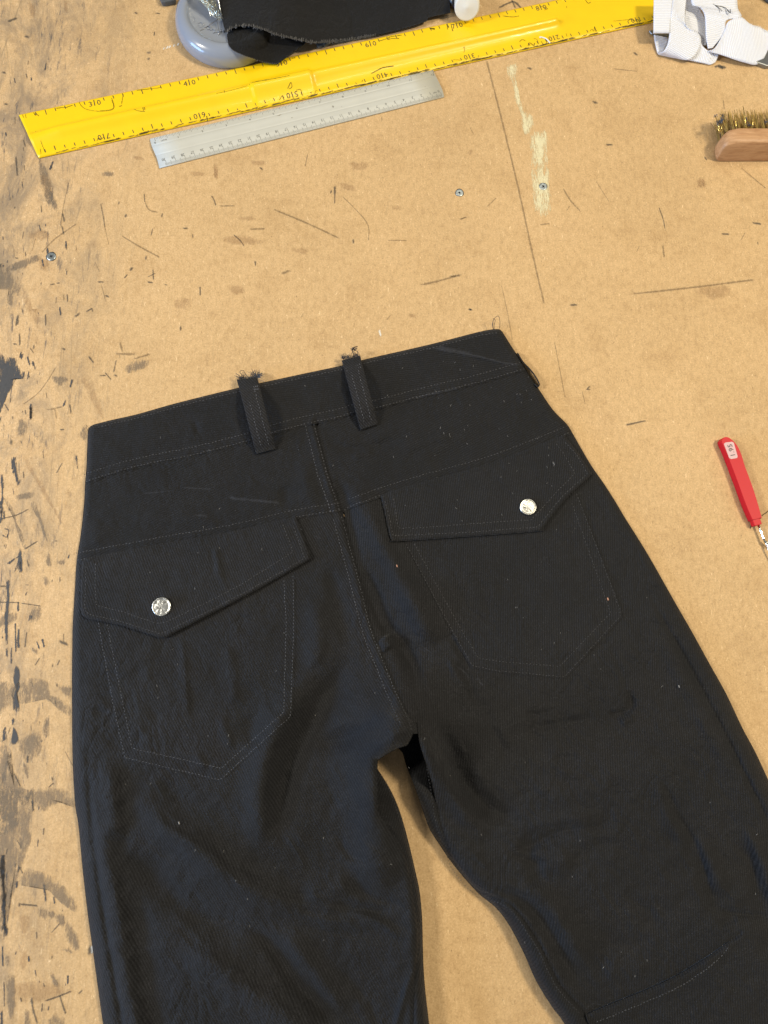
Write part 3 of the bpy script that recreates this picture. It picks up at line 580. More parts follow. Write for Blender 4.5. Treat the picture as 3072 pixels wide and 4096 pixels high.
# folds: (polyline, sigma px, amplitude mm) ridges +, valleys -
FOLDS = [
 ([(1630, 2300), (1690, 2440), (1750, 2590)], 60, 2.6),
 ([(1400, 1900), (1450, 2000), (1510, 2130), (1580, 2270), (1640, 2400), (1740, 2600)], 48, 3.2),
 ([(1330, 1880), (1370, 1990), (1400, 2120), (1450, 2300)], 26, -1.6),
 ([(1440, 2230), (1530, 2480), (1590, 2560), (1640, 2640), (1668, 2730), (1700, 2820)], 30, -3.4),
 ([(1535, 2540), (1575, 2590)], 36, 2.4),
 ([(1700, 2840), (1740, 2880), (1800, 3030), (1865, 3140), (1965, 3235), (2100, 3300)], 46, -4.2),
 ([(1668, 2870), (1705, 2940), (1765, 3080), (1845, 3230), (1950, 3350)], 42, 3.4),
 ([(1430, 2600), (1350, 2720), (1255, 2880), (1165, 3040), (1125, 3180), (1115, 3400)], 58, -4.2),
 ([(1560, 2880), (1460, 2925), (1350, 2965), (1240, 3000)], 44, -3.0),
 ([(1640, 2850), (1560, 2960), (1510, 3030)], 60, 3.0),
 ([(1230, 2700), (1130, 2860), (1060, 3050), (1040, 3250), (1050, 3450)], 62, 3.4),
 ([(1480, 3060), (1490, 3250), (1510, 3450), (1560, 3600)], 78, 5.0),
 ([(1420, 3500), (1330, 3560), (1200, 3600)], 60, 2.0),
 ([(520, 3120), (600, 3240), (760, 3380), (930, 3520), (1100, 3600), (1280, 3640)], 60, 3.4),
 ([(450, 3380), (580, 3480), (760, 3640), (930, 3720), (1080, 3740)], 60, -2.6),
 ([(430, 3000), (450, 3200), (470, 3400)], 40, 2.0),
 ([(350, 2860), (352, 3050), (363, 3260), (385, 3450), (415, 3650), (448, 3850), (490, 4100), (530, 4330)], 14, -1.0),
 ([(395, 3100), (415, 3350), (455, 3600), (500, 3850), (550, 4130)], 40, 1.7),
 ([(500, 3500), (560, 3700), (590, 3900), (620, 4100)], 60, -1.3),
 ([(980, 3690), (1090, 3790), (1180, 3920), (1300, 4050)], 34, -2.4),
 ([(1120, 3700), (1230, 3850), (1340, 4000)], 40, 1.8),
 ([(700, 3800), (860, 3880), (1050, 4000), (1200, 4100)], 70, 3.0),
 ([(1380, 3640), (1500, 3680), (1620, 3760)], 18, 1.0), ([(1290, 3600), (1450, 3640), (1600, 3640)], 22, -1.0),
 ([(1350, 3480), (1440, 3560), (1640, 3640)], 20, -.9),
 ([(1661, 3860), (1625, 3960), (1590, 4080), (1560, 4200)], 14, 1.5),
 ([(722, 2520), (735, 2650), (745, 2760), (757, 2900)], 16, 0.55), ([(748, 2700), (775, 2900)], 20, -.3),
 ([(860, 2180), (872, 2260), (890, 2340)], 14, .7), ([(842, 2180), (852, 2260)], 14, -.25),
 ([(900, 2540), (930, 2700), (935, 2850)], 22, .6), ([(1010, 2850), (1000, 3000)], 30, -.8), ([(880, 2850), (930, 3010)], 22, .7),
 ([(1250, 2350), (1270, 2550), (1240, 2700)], 40, 1.4), ([(1320, 2250), (1360, 2450), (1410, 2600)], 34, -1.3),
 ([(2560, 2300), (2646, 2465), (2763, 2678), (2872, 2885), (3002, 3143), (3072, 3292), (3150, 3480)], 13, -1.3),
 ([(2600, 2480), (2720, 2700), (2830, 2910), (2960, 3170)], 30, .8),
 ([(2510, 2770), (2530, 2820), (2500, 2850), (2440, 2880)], 12, -1.2), ([(2540, 2860), (2480, 2900)], 16, .8),
 ([(2430, 2560), (2480, 2680), (2510, 2770)], 15, -.5),
 ([(2080, 2850), (2150, 2860), (2240, 2830)], 14, -.7), ([(2180, 2960), (2130, 2920), (2280, 2880)], 16, -.8), ([(2000, 2920), (2120, 2870)], 18, .6),
 ([(1830, 2640), (1880, 2740), (1900, 2800)], 16, -1.0), ([(1790, 2620), (1840, 2720), (1890, 2720)], 14, .9),
 ([(2700, 3300), (2780, 3430), (2854, 3594), (2900, 3647), (3072, 3667)], 30, -1.1), ([(2780, 3330), (2850, 3460), (2900, 3600)], 30, 1.3),
 ([(2940, 3300), (3010, 3480), (3060, 3650), (3090, 3900)], 44, -1.5), ([(2980, 3300), (3060, 3480), (3110, 3650)], 30, 2.0),
 ([(1900, 3540), (2080, 3600), (2180, 3700), (2250, 3830), (2330, 3960)], 26, -1.6), ([(2050, 3540), (2180, 3600), (2280, 3740), (2360, 3880)], 46, 2.4),
 ([(2060, 3400), (2200, 3350), (2350, 3300)], 40, -1.4), ([(2150, 3480), (2300, 3440)], 40, 1.2), ([(2080, 3340), (2130, 3450), (2150, 3560)], 30, -1.0),
 ([(2380, 3780), (2500, 3790), (2620, 3760)], 40, -.9), ([(2400, 3880), (2600, 3880)], 40, .8),
 ([(1290, 1760), (1420, 1800), (1560, 1760), (1640, 1700)], 20, -.8), ([(1400, 1830), (1500, 1800)], 18, .7),
 ([(1580, 1800), (1750, 1760), (1800, 1720)], 26, .6), ([(1700, 1850), (1900, 1780)], 26, -.5),
 ([(560, 2080), (760, 2070), (900, 2110)], 24, .5), ([(620, 1900), (760, 1870), (820, 1850)], 16, -.5), ([(780, 1680), (790, 1740)], 12, -.6),
 ([(1714, 1386), (1800, 1405), (1913, 1425), (2010, 1450), (2105, 1462)], 9, .5),
 ([(380, 2060), (370, 2200)], 30, .6), ([(1130, 1940), (1150, 2040)], 28, -.7), ([(1210, 1800), (1230, 1950), (1270, 2040)], 34, .9),
] + [
 ([(2431, 2857), (2470, 2850), (2512, 2836)], 9, -.8), ([(2514, 2750), (2522, 2800), (2504, 2846)], 10, -.7), ([(2100, 2852), (2130, 2855), (2157, 2866), (2140, 2900), (2110, 2925)], 12, -.7),
 ([(2262, 2890), (2330, 2880), (2391, 2871)], 14, -.5), ([(2262, 2860), (2340, 2850)], 16, .5), ([(2088, 3330), (2096, 3392), (2160, 3362), (2246, 3322), (2391, 3306), (2488, 3242)], 13, -.75),
 ([(2110, 3300), (2240, 3280), (2380, 3262)], 26, .7), ([(2040, 3412), (2110, 3440), (2190, 3456)], 15, -.6), ([(2633, 3060), (2698, 3242), (2794, 3403), (2850, 3600), (2868, 3670)], 12, -.75),
 ([(2610, 3100), (2670, 3262), (2760, 3423)], 22, .7), ([(2862, 3640), (2960, 3655), (3080, 3664)], 12, -1.0), ([(3000, 3380), (3018, 3500), (3026, 3600)], 16, -.8), ([(2880, 3720), (2900, 3690), (2960, 3670)], 12, -.6),
 ([(1790, 2532), (1840, 2610), (1893, 2700)], 11, -.8), ([(1870, 2740), (1900, 2800), (1960, 2840)], 16, -.6), ([(1960, 2900), (2010, 3000), (2030, 3060)], 16, -.6), ([(1990, 2890), (2050, 2990)], 18, .5),
 ([(2560, 2640), (2640, 2740)], 14, -.4), ([(2280, 2760), (2400, 2770), (2440, 2740)], 14, -.4), ([(2440, 2930), (2600, 2990), (2680, 3060)], 18, -.5), ([(2300, 3420), (2440, 3380), (2560, 3400)], 26, -.5),
 ([(2200, 3140), (2330, 3120), (2420, 3060)], 24, -.5), ([(2190, 3190), (2320, 3180)], 24, .5), ([(1900, 3060), (1950, 3160), (2030, 3240)], 20, .8), ([(2480, 3560), (2580, 3640), (2640, 3720)], 24, -.4),
 ([(1620, 1840), (1700, 1790), (1790, 1760)], 14, -.45), ([(1480, 1790), (1560, 1775), (1640, 1730)], 12, -.5), ([(1800, 1640), (1840, 1600)], 16, -.3), ([(2060, 1560), (2110, 1600)], 16, .4),
 ([(780, 3000), (820, 3080)], 20, .4), ([(640, 3240), (700, 3300), (790, 3340)], 18, -.5), ([(1290, 3120), (1330, 3180), (1320, 3260)], 22, -.6), ([(1350, 3340), (1400, 3420), (1480, 3440)], 16, -.6),
 ([(1080, 3560), (1200, 3580), (1330, 3560)], 14, -.6), ([(1150, 3640), (1300, 3680), (1480, 3690), (1600, 3660)], 16, .7), ([(1180, 3700), (1330, 3730), (1500, 3730)], 14, -.5),
 ([(860, 3660), (960, 3690), (1060, 3690)], 12, -.6), ([(1340, 3860), (1440, 3960), (1500, 4060)], 22, -.6), ([(760, 3560), (830, 3640)], 16, -.4), ([(960, 2430), (990, 2560)], 22, -.35), ([(560, 2600), (600, 2750)], 26, .35)]
SEAMS_OFF = []   # grooves under stitching
def fold_sum(px, py):
    h = np.zeros(px.shape)
    for pl, s, a in FOLDS:
        pl = np.array(crom(pl, 4)) if len(pl) > 2 else np.array(pl, float)
        if s < 15 and s > 9.5: a *= .8; s = max(s, 13)
        elif a < 0 and pl[0][0] > 2600: a *= .7
        x0, y0 = pl.min(0)-3*s; x1, y1 = pl.max(0)+3*s
        k = (px > x0) & (px < x1) & (py > y0) & (py < y1)
        if not k.any(): continue
        d, tt = dist_param(px[k], py[k], pl)
        e0 = .28 if py[k].max() < 5000 else 0; w0 = np.clip(tt/e0, 0, 1); w1 = np.clip((1-tt)/e0, 0, 1) if pl[-1][1] < 4000 else 1
        w0 = w0*w0*(3-2*w0); w1 = w1*w1*(3-2*w1) if not np.isscalar(w1) else 1
        sv = s*(.75+.25*w0*w1); h[k] += a*np.exp(-(d/sv)**2)*w0*w1*1.15
    return h*2.3e-3
def near_line(px, py, pl, w):
    pl = np.array(pl, float); x0, y0 = pl.min(0)-w; x1, y1 = pl.max(0)+w
    k = (px > x0) & (px < x1) & (py > y0) & (py < y1); d = np.full(px.shape, 1e3)
    if k.any(): d[k] = dist_poly(px[k], py[k], pl)
    return d
LIb = crom(leftinner, 2); RIb = crom(rightinner, 2)
def H0(px, py):
    d = dist_poly(px, py, OUTs, closed=True)
    r = 26.0+26*np.clip((py-2300)/800, 0, 1)
    prof = np.sqrt(np.clip(1-(1-np.clip(d/r, 0, 1))**2, 0, 1))
    Tk = 0.0052+0.0080*np.clip((py-2200)/900, 0, 1)
    soft = np.clip(d/90, 0, 1); soft = soft*soft*(3-2*soft)
    e = 0.052*np.exp(-(((px-1600)/175)**2+((py-2975)/np.where(py > 2975, 210., 210.))**2))
    wr = 0.0006*vnoise(px, py, 150, 1)+0.00050*vnoise(px, py, 64, 2)+0.00022*vnoise(px, py, 30, 3)
    def ridged(sc, sd, ax=1.0, rot=0.0):
        c_, s_ = math.cos(rot), math.sin(rot); u_ = (px*c_+py*s_)*ax; v_ = -px*s_+py*c_
        u2 = u_+sc*.5*vnoise(u_, v_, sc*1.7, sd+1); v2 = v_+sc*.5*vnoise(u_, v_, sc*1.7, sd+2)
        return (1-np.abs(vnoise(u2, v2, sc, sd))*2.2)
    leg_ = .30+.70*np.clip((py-2450)/450, 0, 1)
    wr = wr+leg_*(.00055*ridged(120, 21, 1.0, .5)+.00040*ridged(75, 31, 1.6, -.7)+.00022*ridged(42, 41, 1.0, 1.1))
    wr2 = 0.0018*vnoise(px*.8+py*.4, py*.7-px*.3, 210, 5)*np.clip((py-2300)/500, 0, 1)
    mound = 0.005*np.exp(-(((px-1000)/480)**2+((py-3500)/600)**2))+0.004*np.exp(-(((px-2350)/420)**2+((py-3300)/700)**2))
    dg_ = np.minimum(near_line(px, py, LIb, 330), near_line(px, py, RIb, 330)); gl = .0075*np.exp(-(dg_/115)**2)*np.clip((py-3050)/250, 0, 1)
    raw = e+(Tk+gl)*prof+(fold_sum(px, py)*(.25+.75*soft)*np.clip(d/20, 0, 1))+(wr+wr2)*soft+mound*soft+.0003
    lo_ = e+.0016*np.clip(d/16, 0, 1); q_ = raw-lo_; return lo_+.5*(q_+np.sqrt(q_*q_+1.2e-6))
inseamR = crom([(1668, 2890), (1677, 2960), (1690, 3010), (1710, 3070), (1730, 3136), (1746, 3216), (1765, 3298), (1790, 3376), (1814, 3448), (1853, 3508), (1900, 3555), (1946, 3578), (2006, 3601), (2052, 3627), (2092, 3674), (2132, 3733), (2172, 3800), (2205, 3873), (2245, 3946), (2298, 4005), (2350, 4062), (2376, 4096), (2480, 4330)], 4)
inseamL = crom([(1511, 3042), (1509, 3140), (1514, 3250), (1540, 3294), (1595, 3369), (1628, 3442), (1648, 3528), (1661, 3627), (1674, 3707), (1678, 3773), (1671, 3840), (1661, 3906), (1654, 3992), (1651, 4096), (1648, 4330)], 4)
seamC = crom([(1262, 1690), (1290, 1797), (1316, 1896), (1353, 2000), (1378, 2080), (1400, 2164), (1427, 2263), (1460, 2396), (1486, 2500), (1511, 2573), (1544, 2652), (1584, 2752), (1617, 2825), (1645, 2890), (1652, 2935), (1630, 2981)], 4)
yokeL = crom([(306, 2250), (383, 2235), (681, 2179), (913, 2139), (1185, 2076), (1350, 2050), (1368, 2047)], 4)
yokeR = crom([(1378, 2052), (1400, 2035), (1519, 1992), (1665, 1945), (1950, 1866), (2129, 1799), (2291, 1734)], 4)
wbB = crom([(340, 1936), (548, 1873), (780, 1826), (999, 1770), (1112, 1734), (1218, 1705), (1350, 1677), (1416, 1657), (1515, 1637), (1714, 1585), (1913, 1538), (2105, 1482)], 4)
dart = crom([(2343, 4060), (2436, 4019), (2569, 3966), (2701, 3906), (2834, 3826), (2913, 3767), (2960, 3735)], 4)

def grooves(px, py):
    g = np.zeros(px.shape)
    for pl, s, a in ((inseamR, 9, 1.6), (inseamL, 9, 1.6), (seamC, 8, 1.1), (dart, 9, 1.6)):
        g -= a*1e-3*np.exp(-(near_line(px, py, pl, 40)/s)**2)
    g += .0012*np.exp(-(near_line(px, py, [(x-16, y+2) for x, y in seamC], 50)/14)**2)
    g += .0010*np.exp(-(near_line(px, py, [(x+8, y+16) for x, y in dart], 50)/13)**2)
    return g
CACHE = {}
def Hbase(px, py): return H0(px, py)+grooves(px, py)
SEAM_PK = [L_(wbB) if False else [tuple(q) for q in wbB], [tuple(q) for q in yokeL], [tuple(q) for q in yokeR], [tuple(q) for q in seamC]]
def layer(poly, off, w=7, lift=None, extra=None):
    pl = np.array(poly, float)
    def f(px, py):
        d = dist_poly(px, py, pl, closed=True)
        pr = np.sqrt(np.clip(1-(1-np.clip(d/w, 0, 1))**2, 0, 1))
        h = Hbase(px, py)+off*(.35+.65*pr)
        for SL in SEAM_PK:
            dn = near_line(px, py, SL, 50); h += .00032*vnoise(px, py, 13, 77)*np.exp(-(dn/34)**2)-.0005*np.exp(-((dn-9)/5)**2)
        for L, dd, s in (extra or []): h -= dd*np.exp(-(near_line(px, py, L, 25)/s)**2)
        if lift: h += lift(px, py)
        return h
    return f

TL_ = P(1300, 2400, 0)
tr = thing('trousers', TL_, 'black twill work trousers lying back side up on the tan table', 'trousers')
L_ = lambda a: [tuple(x) for x in a]
seg = lambda arr, i, j: L_(arr[i:j])
# split of the outline
def subline(A, y0, y1):
    return [tuple(p) for p in A if min(y0, y1) <= p[1] <= max(y0, y1)]
LS = crom(leftend+leftside, 4); TE = crom(topedge, 4); RS = crom(rightside, 4); RI = crom(rightinner, 4); LI = crom(leftinner, 4)
# leg back panels (run a little under the yokes)
up = lambda A, dy: [(x, y-dy) for x, y in A]
sA = panel('seam_allowance', [(x-26, y) for x, y in L_(seamC)][:-4]+[(x+26, y) for x, y in L_(seamC)][::-1][4:]+[(1300, 1660), (1225, 1670)], lambda x, y: Hbase(x, y)-.0016, M_yk, tr)
legL = subline(LS, 2236, 4330)[:] + up(L_(yokeL), 16)[1:-1] + [tuple(p) for p in seamC if p[1] > 2062] + [(1587, 2996), (1550, 3016)] + L_(inseamL)
legR = up(L_(yokeR), 16)[1:-1] + subline(RS, 1728, 4330) + L_(inseamR[::-1])+[(1645, 2890)] + [tuple(p) for p in seamC[::-1] if 2066 < p[1] < 2885]
panel('leg_back_panel', legL, Hbase, M_dl, tr, step=3.2)
panel('leg_back_panel', legR, lambda x, y: Hbase(x, y)-.0004, M_dr, tr, step=3.2)
# front panels that show past the inseams
fL = [(1450, 3030)]+L_(LI)+[(1560, 4330), (1560, 3500), (1440, 3250)]
ffl = lambda x, y: np.minimum(Hbase(x, y), .0105)-.0009-.010*np.exp(-(((x-1520)/70)**2+((y-3110)/130)**2))*0.6-.004*np.exp(-(((x-1600)/90)**2+((y-3000)/75)**2))
def Hfront_left(x, y):
    d = dist_poly(x, y, np.array(LI), closed=False); pr = np.sqrt(np.clip(1-(1-np.clip(d/26, 0, 1))**2, 0, 1))
    low = .0003+.0042*pr
    t = np.clip((y-3150)/170, 0, 1); t = t*t*(3-2*t)
    return low*(1-t)+(Hbase(x, y)-.0006)*t
panel('leg_front_panel', fL, Hfront_left, M_lining, tr)
fR = [(1560, 2960), (1700, 2930)]+[(x+25, y) for x, y in L_(inseamR) if y > 2980]+[(2500, 4330)]+L_(RI)
def Hfront_right(x, y):
    d = dist_poly(x, y, np.array(RI), closed=False); pr = np.sqrt(np.clip(1-(1-np.clip(d/26, 0, 1))**2, 0, 1))
    low = .0003+.0035*pr
    t = np.clip((y-3030)/200, 0, 1); t = t*t*(3-2*t)
    return low*(1-t)+(Hbase(x, y)-.0010)*t
panel('leg_front_panel', fR, Hfront_right, M_lining, tr)

# lower leg piece whose folded edge makes the slanting knee seam
def Hknee(px, py):
    dd = near_line(px, py, L_(dart), 300); end = np.clip((2965-px)/140, 0, 1)
    return Hbase(px, py)+(.0034*np.exp(-(dd/62)**2))*end-.0010
kp = L_(dart)+[(2990, 3760), (2900, 3900), (2700, 4030), (2500, 4110), (2380, 4160)]
panel('knee_panel', kp, Hknee, M_dr, tr, skirt=.0022)
# patch pockets
pkL = [(386, 2480), (441, 2800), (492, 3040), (880, 3130), (1172, 2870), (1184, 2500), (1180, 2240), (700, 2300), (380, 2400)]
pkR = [(1600, 2130), (1790, 2500), (1882, 2670), (2000, 2692), (2262, 2716), (2490, 2468), (2484, 2430), (2300, 1950), (1950, 2000)]
panel('patch_pocket', pkL, layer(pkL, .0006), M_dl, tr)
panel('patch_pocket', pkR, layer(pkR, .0005), M_dr, tr)
# yokes
ykLp = subline(LS, 1925, 2250)+L_(yokeL)+[tuple(p) for p in seamC[::-1] if 1700 < p[1] < 2040]+up(L_(wbB), 18)[::-1][-22:]
ykLp = [tuple(p) for p in LS if 1925 <= p[1] <= 2250][::-1]   # downwards
ykLp = ykLp+L_(yokeL)[1:]+[tuple(p) for p in seamC[::-1] if 1690 < p[1] < 2045]+[(x, y-16) for x, y in L_(wbB)[::-1] if x < 1250 and x > 352]
ykRp = [tuple(p) for p in seamC if 1690 < p[1] < 2050]+L_(yokeR)+[tuple(p) for p in RS[::-1] if 1475 < p[1] < 1732]+[(x, y-16) for x, y in L_(wbB)[::-1] if 1275 < x < 2095]
panel('yoke', ykLp, layer(ykLp, .0015), M_yk, tr)
panel('yoke', ykRp, layer(ykRp, .0012), M_yk, tr)
# waistband
wbp = [tuple(p) for p in LS if 1700 < p[1] < 1934]+L_(TE)+[tuple(p) for p in RS if p[1] < 1480]+L_(wbB)[::-1]
def wlift(px, py): return .0006*np.exp(-(near_line(px, py, L_(wbB), 60)/26)**2)
panel('waistband', wbp, layer(wbp, .0025, 8, wlift), M_wb, tr)
# pocket flaps
flL = crom([(326, 2246), (322, 2340), (322, 2430), (328, 2460), (348, 2474)], 3).tolist()+[(482, 2501), (600, 2538), (636, 2551), (662, 2550)]+crom([(680, 2541), (847, 2455), (1046, 2349), (1225, 2247), (1240, 2232), (1238, 2214)], 4).tolist()+[(1185, 2064)]+[(x, y-12) for x, y in L_(yokeL)[::-1] if 330 < x < 1180]
flR = [(1521, 1980), (1543, 2071), (1558, 2140)]+crom([(1566, 2160), (1586, 2166), (1864, 2148), (2150, 2126), (2168, 2119), (2180, 2103), (2262, 1998), (2362, 1903), (2366, 1892), (2315, 1813), (2258, 1738)], 3).tolist()+[(x, y-12) for x, y in L_(yokeR)[::-1] if 1528 < x < 2250]
def fliftL(px, py):
    t = np.clip((py-(2250-(px-326)*.2))/260, 0, 1); return .0022*t*t+.0006*t
def fliftR(px, py):
    t = np.clip((py-(1990-(px-1521)*.33))/230, 0, 1); return .0016*t*t+.0004*t
HfL = layer(flL, .0030, 9, fliftL); HfR = layer(flR, .0028, 9, fliftR)
flapL = panel('pocket_flap', flL, HfL, M_fl, tr, skirt=.0034)
flapR = panel('pocket_flap', flR, HfR, M_fr, tr, skirt=.0034)

# stitching
def stitches(lines, H, name, parent, mat=M_st, w=2.2, ln=8.5, gap=13.5, dz=.00035):
    acc = Acc()
    for L in lines:
        p = np.array(L, float)
        d = np.r_[0, np.cumsum(np.linalg.norm(np.diff(p, axis=0), axis=1))]
        n = int(d[-1]/gap)
        if n < 1: continue
        s0 = np.arange(n)*gap+3; ml = ln*(.85+.3*rng.random(n))
        a = np.stack([np.interp(s0, d, p[:, 0]), np.interp(s0, d, p[:, 1])], 1)
        b = np.stack([np.interp(s0+ml, d, p[:, 0]), np.interp(s0+ml, d, p[:, 1])], 1)
        jit = rng.normal(0, .7, (n, 2)); a += jit; b += jit
        t = b-a; t /= np.linalg.norm(t, axis=1)[:, None]+1e-9; nn = np.stack([-t[:, 1], t[:, 0]], 1)
        m = (a+b)/2
        za = H(a[:, 0], a[:, 1])+.00002; zb = H(b[:, 0], b[:, 1])+.00002; zm = H(m[:, 0], m[:, 1])+dz
        W_ = w*.62*(.8+.5*rng.random(n))[:, None]
        pts = [at(*(a).T, za), at(*(m-nn*W_).T, zm-.00012), at(*(m).T, zm), at(*(m+nn*W_).T, zm-.00012), at(*(b).T, zb)]
        for i in range(n):
            V = [q[i] for q in pts]; acc.add(V, [[0, 1, 2], [0, 2, 3], [1, 4, 2], [2, 4, 3]])
    return acc.build(name, mat, parent, False, 'stuff')
def offs(A, dx, dy): return [(x+dx, y+dy) for x, y in A]
WB = L_(wbB)
stitches([offs(WB, -2, -9), offs(WB, -8, -38)], layer(wbp, .0025, 8, wlift), 'stitching', tr)
stitches([[(x, y+15) for x, y in L_(TE)[1:-1]]], layer(wbp, .0025, 8, wlift), 'stitching', tr)
stitches([offs(L_(yokeL), -1, -8), offs(L_(yokeL), -6, -36)], layer(ykLp, .0015), 'stitching', tr)
stitches([offs(L_(yokeR), -3, -8), [(x-9, y-36) for x, y in L_(yokeR) if x > 1395]], layer(ykRp, .0012), 'stitching', tr)
sc_ = [p for p in L_(seamC) if p[1] < 2925]
stitches([offs([p for p in sc_ if p[1] < 2045], -7, 4), offs([p for p in sc_ if p[1] < 2045], -42, 10)], layer(ykLp, .0015), 'stitching', tr, M_st2, 1.9)
stitches([offs([p for p in sc_ if p[1] > 2060], -7, 4), offs([p for p in sc_ if 2060 < p[1] < 2900], -40, 14)], Hbase, 'stitching', tr, M_st2, 1.9)
stitches([[(393, 2487), (396, 2507), (449, 2798), (499, 3030), (880, 3120), (1162, 2865), (1175, 2500), (1172, 2290)], [(425, 2480), (429, 2500), (528, 2994), (886, 3073), (1135, 2848), (1145, 2500), (1135, 2310)]], layer(pkL, .0006), 'stitching', tr, M_st2, 1.9)
stitches([[(1622, 2172), (1798, 2500), (1889, 2662), (1942, 2674), (2000, 2684), (2258, 2707), (2481, 2465), (2477, 2429), (2305, 1972)], [(1655, 2172), (1834, 2500), (1915, 2633), (2000, 2646), (2239, 2665), (2443, 2452), (2282, 1998)]], layer(pkR, .0005), 'stitching', tr, M_st, 1.8)
stitches([[(343, 2262), (341, 2350), (340, 2445), (360, 2458), (482, 2485), (641, 2535), (672, 2522), (847, 2437), (1046, 2333), (1218, 2232), (1170, 2095)], [(383, 2250), (380, 2330), (385, 2420), (482, 2445), (628, 2493), (660, 2490), (847, 2400), (960, 2340), (1172, 2208), (1130, 2092)]], HfL, 'stitching', flapL, M_st, 2.0)
stitches([[(1540, 2000), (1560, 2080), (1573, 2143), (1864, 2130), (2150, 2108), (2250, 1985), (2350, 1893), (2303, 1815), (2258, 1765)], [(1575, 1992), (1592, 2112), (1700, 2110), (1980, 2088), (2125, 2080), (2225, 1970), (2300, 1893), (2250, 1808), (2222, 1770)]], HfR, 'stitching', flapR, M_st, 2.0)
DM_ = 1
stitches([[(2383, 4090), (2460, 4060), (2542, 4025), (2640, 3984), (2734, 3939), (2834, 3873), (2885, 3825), (2918, 3785)]], Hknee, 'stitching', tr, M_st2, 2.2)
stitches([[(1542, 3120), (1580, 3220), (1600, 3290)], [(1695, 3950), (1690, 3980), (1700, 4090)], [(1700, 3020), (1722, 3150), (1742, 3290), (1770, 3380)], offs(L_(inseamR)[30:80], -14, 10)], lambda x, y: np.maximum(Hfront_right(x, y), Hbase(x, y)-.001), 'stitching', tr, M_st, 1.6)

LOOPUP = .0018
# belt loops: straps bowed above the waistband
def belt_loop(TLc, TRc, BRc, BLc, bow):
    n = 26; A = []; B = []
    for i in range(n+1):
        t = i/n
        pa = np.array(TLc)*(1-t)+np.array(BLc)*t; pb = np.array(TRc)*(1-t)+np.array(BRc)*t
        A.append(pa); B.append(pb)
    A = np.array(A); B = np.array(B)
    mid = (A+B)/2; ok = inside(mid[:, 0], mid[:, 1], OUTs)
    hb = np.where(ok, Hbase(mid[:, 0], mid[:, 1])+.0022, .0068)
    t = np.linspace(0, 1, n+1)
    hb = np.convolve(np.r_[[hb[0]]*2, hb, [hb[-1]]*2], np.ones(5)/5, 'valid')
    z = hb+bow*np.sin(math.pi*np.clip((t-.10)/.86, 0, 1))**.8+.0012
    A3 = at(A[:, 0], A[:, 1], z); B3 = at(B[:, 0], B[:, 1], z-.0003)
    V, F = strip_mesh(A3, B3, 6)
    V = np.array(V)
    for i in range(n+1):
        for j in range(7): V[i*7+j, 2] += .0005*math.sin(math.pi*j/6)
    # turned-in end
    V2 = V[-7:].copy(); V2[:, 2] -= .0042; V2[:, 1] += .0016
    F2 = [[len(V)-7+j, len(V)-6+j, len(V)+1+j, len(V)+j] for j in range(6)]
    o = mesh('belt_loop', np.concatenate([V, V2]), F+F2, M_lp, tr)
    solid(o, .0018, -1); bevel(o, .0007, 3)
    def Hl(px, py):
        # height of the strap along its length
        c0 = (A[0]+B[0])/2; c1 = (A[-1]+B[-1])/2; u = c1-c0; tt = np.clip(((px-c0[0])*u[0]+(py-c0[1])*u[1])/(u@u), 0, 1)
        return np.interp(tt, t, z)+.0005+LOOPUP
    ls = []
    for f in (.33, .72):
        ls.append([tuple(A[i]*(1-f)+B[i]*f) for i in range(3, n)])
    stitches(ls, Hl, 'stitching', o, M_st2, 2.0)
    stitches([[tuple(A[3]*(1-f)+B[3]*f) for f in (.05, .95)], [tuple(A[4]*(1-f)+B[4]*f) for f in (.05, .95)]], Hl, 'bar_tack', o, M_st2, 3.0, 6, 8)
    return o, A, B, z
lp1, A1, B1, z1 = belt_loop((948, 1520), (1029, 1512), (1101, 1792), (1024, 1812), .0095)
lp2, A2, B2, z2 = belt_loop((1367, 1444), (1440, 1426), (1509, 1692), (1440, 1716), .0070)
# side loop at the right hip, seen edge-on past the outline
cv = [(2070, 1412), (2092, 1448), (2118, 1475), (2140, 1503), (2154, 1528), (2157, 1540), (2150, 1547), (2138, 1536)]
cv = crom(cv, 4); V, F = strip_mesh(at(cv[:, 0], cv[:, 1], .0064), at(cv[:, 0], cv[:, 1], .0010), 3)
solid(mesh('belt_loop', V, F, M_lp, tr), .0012, 0)
cv2 = crom([(2075, 1430), (2100, 1475), (2125, 1505), (2150, 1545)], 4); Vv, Ff = strip_mesh(at(cv2[:, 0], cv2[:, 1], .0010), at(cv2[:, 0]+8, cv2[:, 1]-6, .0004), 1)
# frayed thread ends
M_thr = simple('loose_black_thread', (0.02, 0.022, 0.028), .7)
M_thr2 = simple('grey_fray', (0.045, 0.055, 0.075), .8)
def thread(pts, r=.00022, mat=M_thr, parent=tr, name='loose_thread'):
    p = crom(np.array([(a, b, c) for a, b, c in pts], float), 6)
    V, F = tube_data(at(p[:, 0], p[:, 1], p[:, 2]), r, 5); return mesh(name, V, F, mat, parent)
thread([(1974, 1320, .006), (1972, 1300, .010), (1974, 1280, .012), (1984, 1268, .013), (1995, 1266, .012), (2000, 1290, .009), (1996, 1320, .005)])
thread([(1978, 1320, .006), (1977, 1300, .009), (1981, 1280, .012), (1972, 1274, .013)])
thread([(1975, 1320, .006), (1970, 1296, .008), (1976, 1276, .011)], .00028, M_thr2)
thread([(353, 1726, .004), (346, 1714, .007), (345, 1703, .008), (351, 1706, .007), (354, 1718, .004)], .00018)
thread([(978, 1516, .008), (970, 1500, .012), (960, 1492, .014), (962, 1484, .014), (973, 1482, .014), (982, 1496, .012), (996, 1513, .008)], .00024)
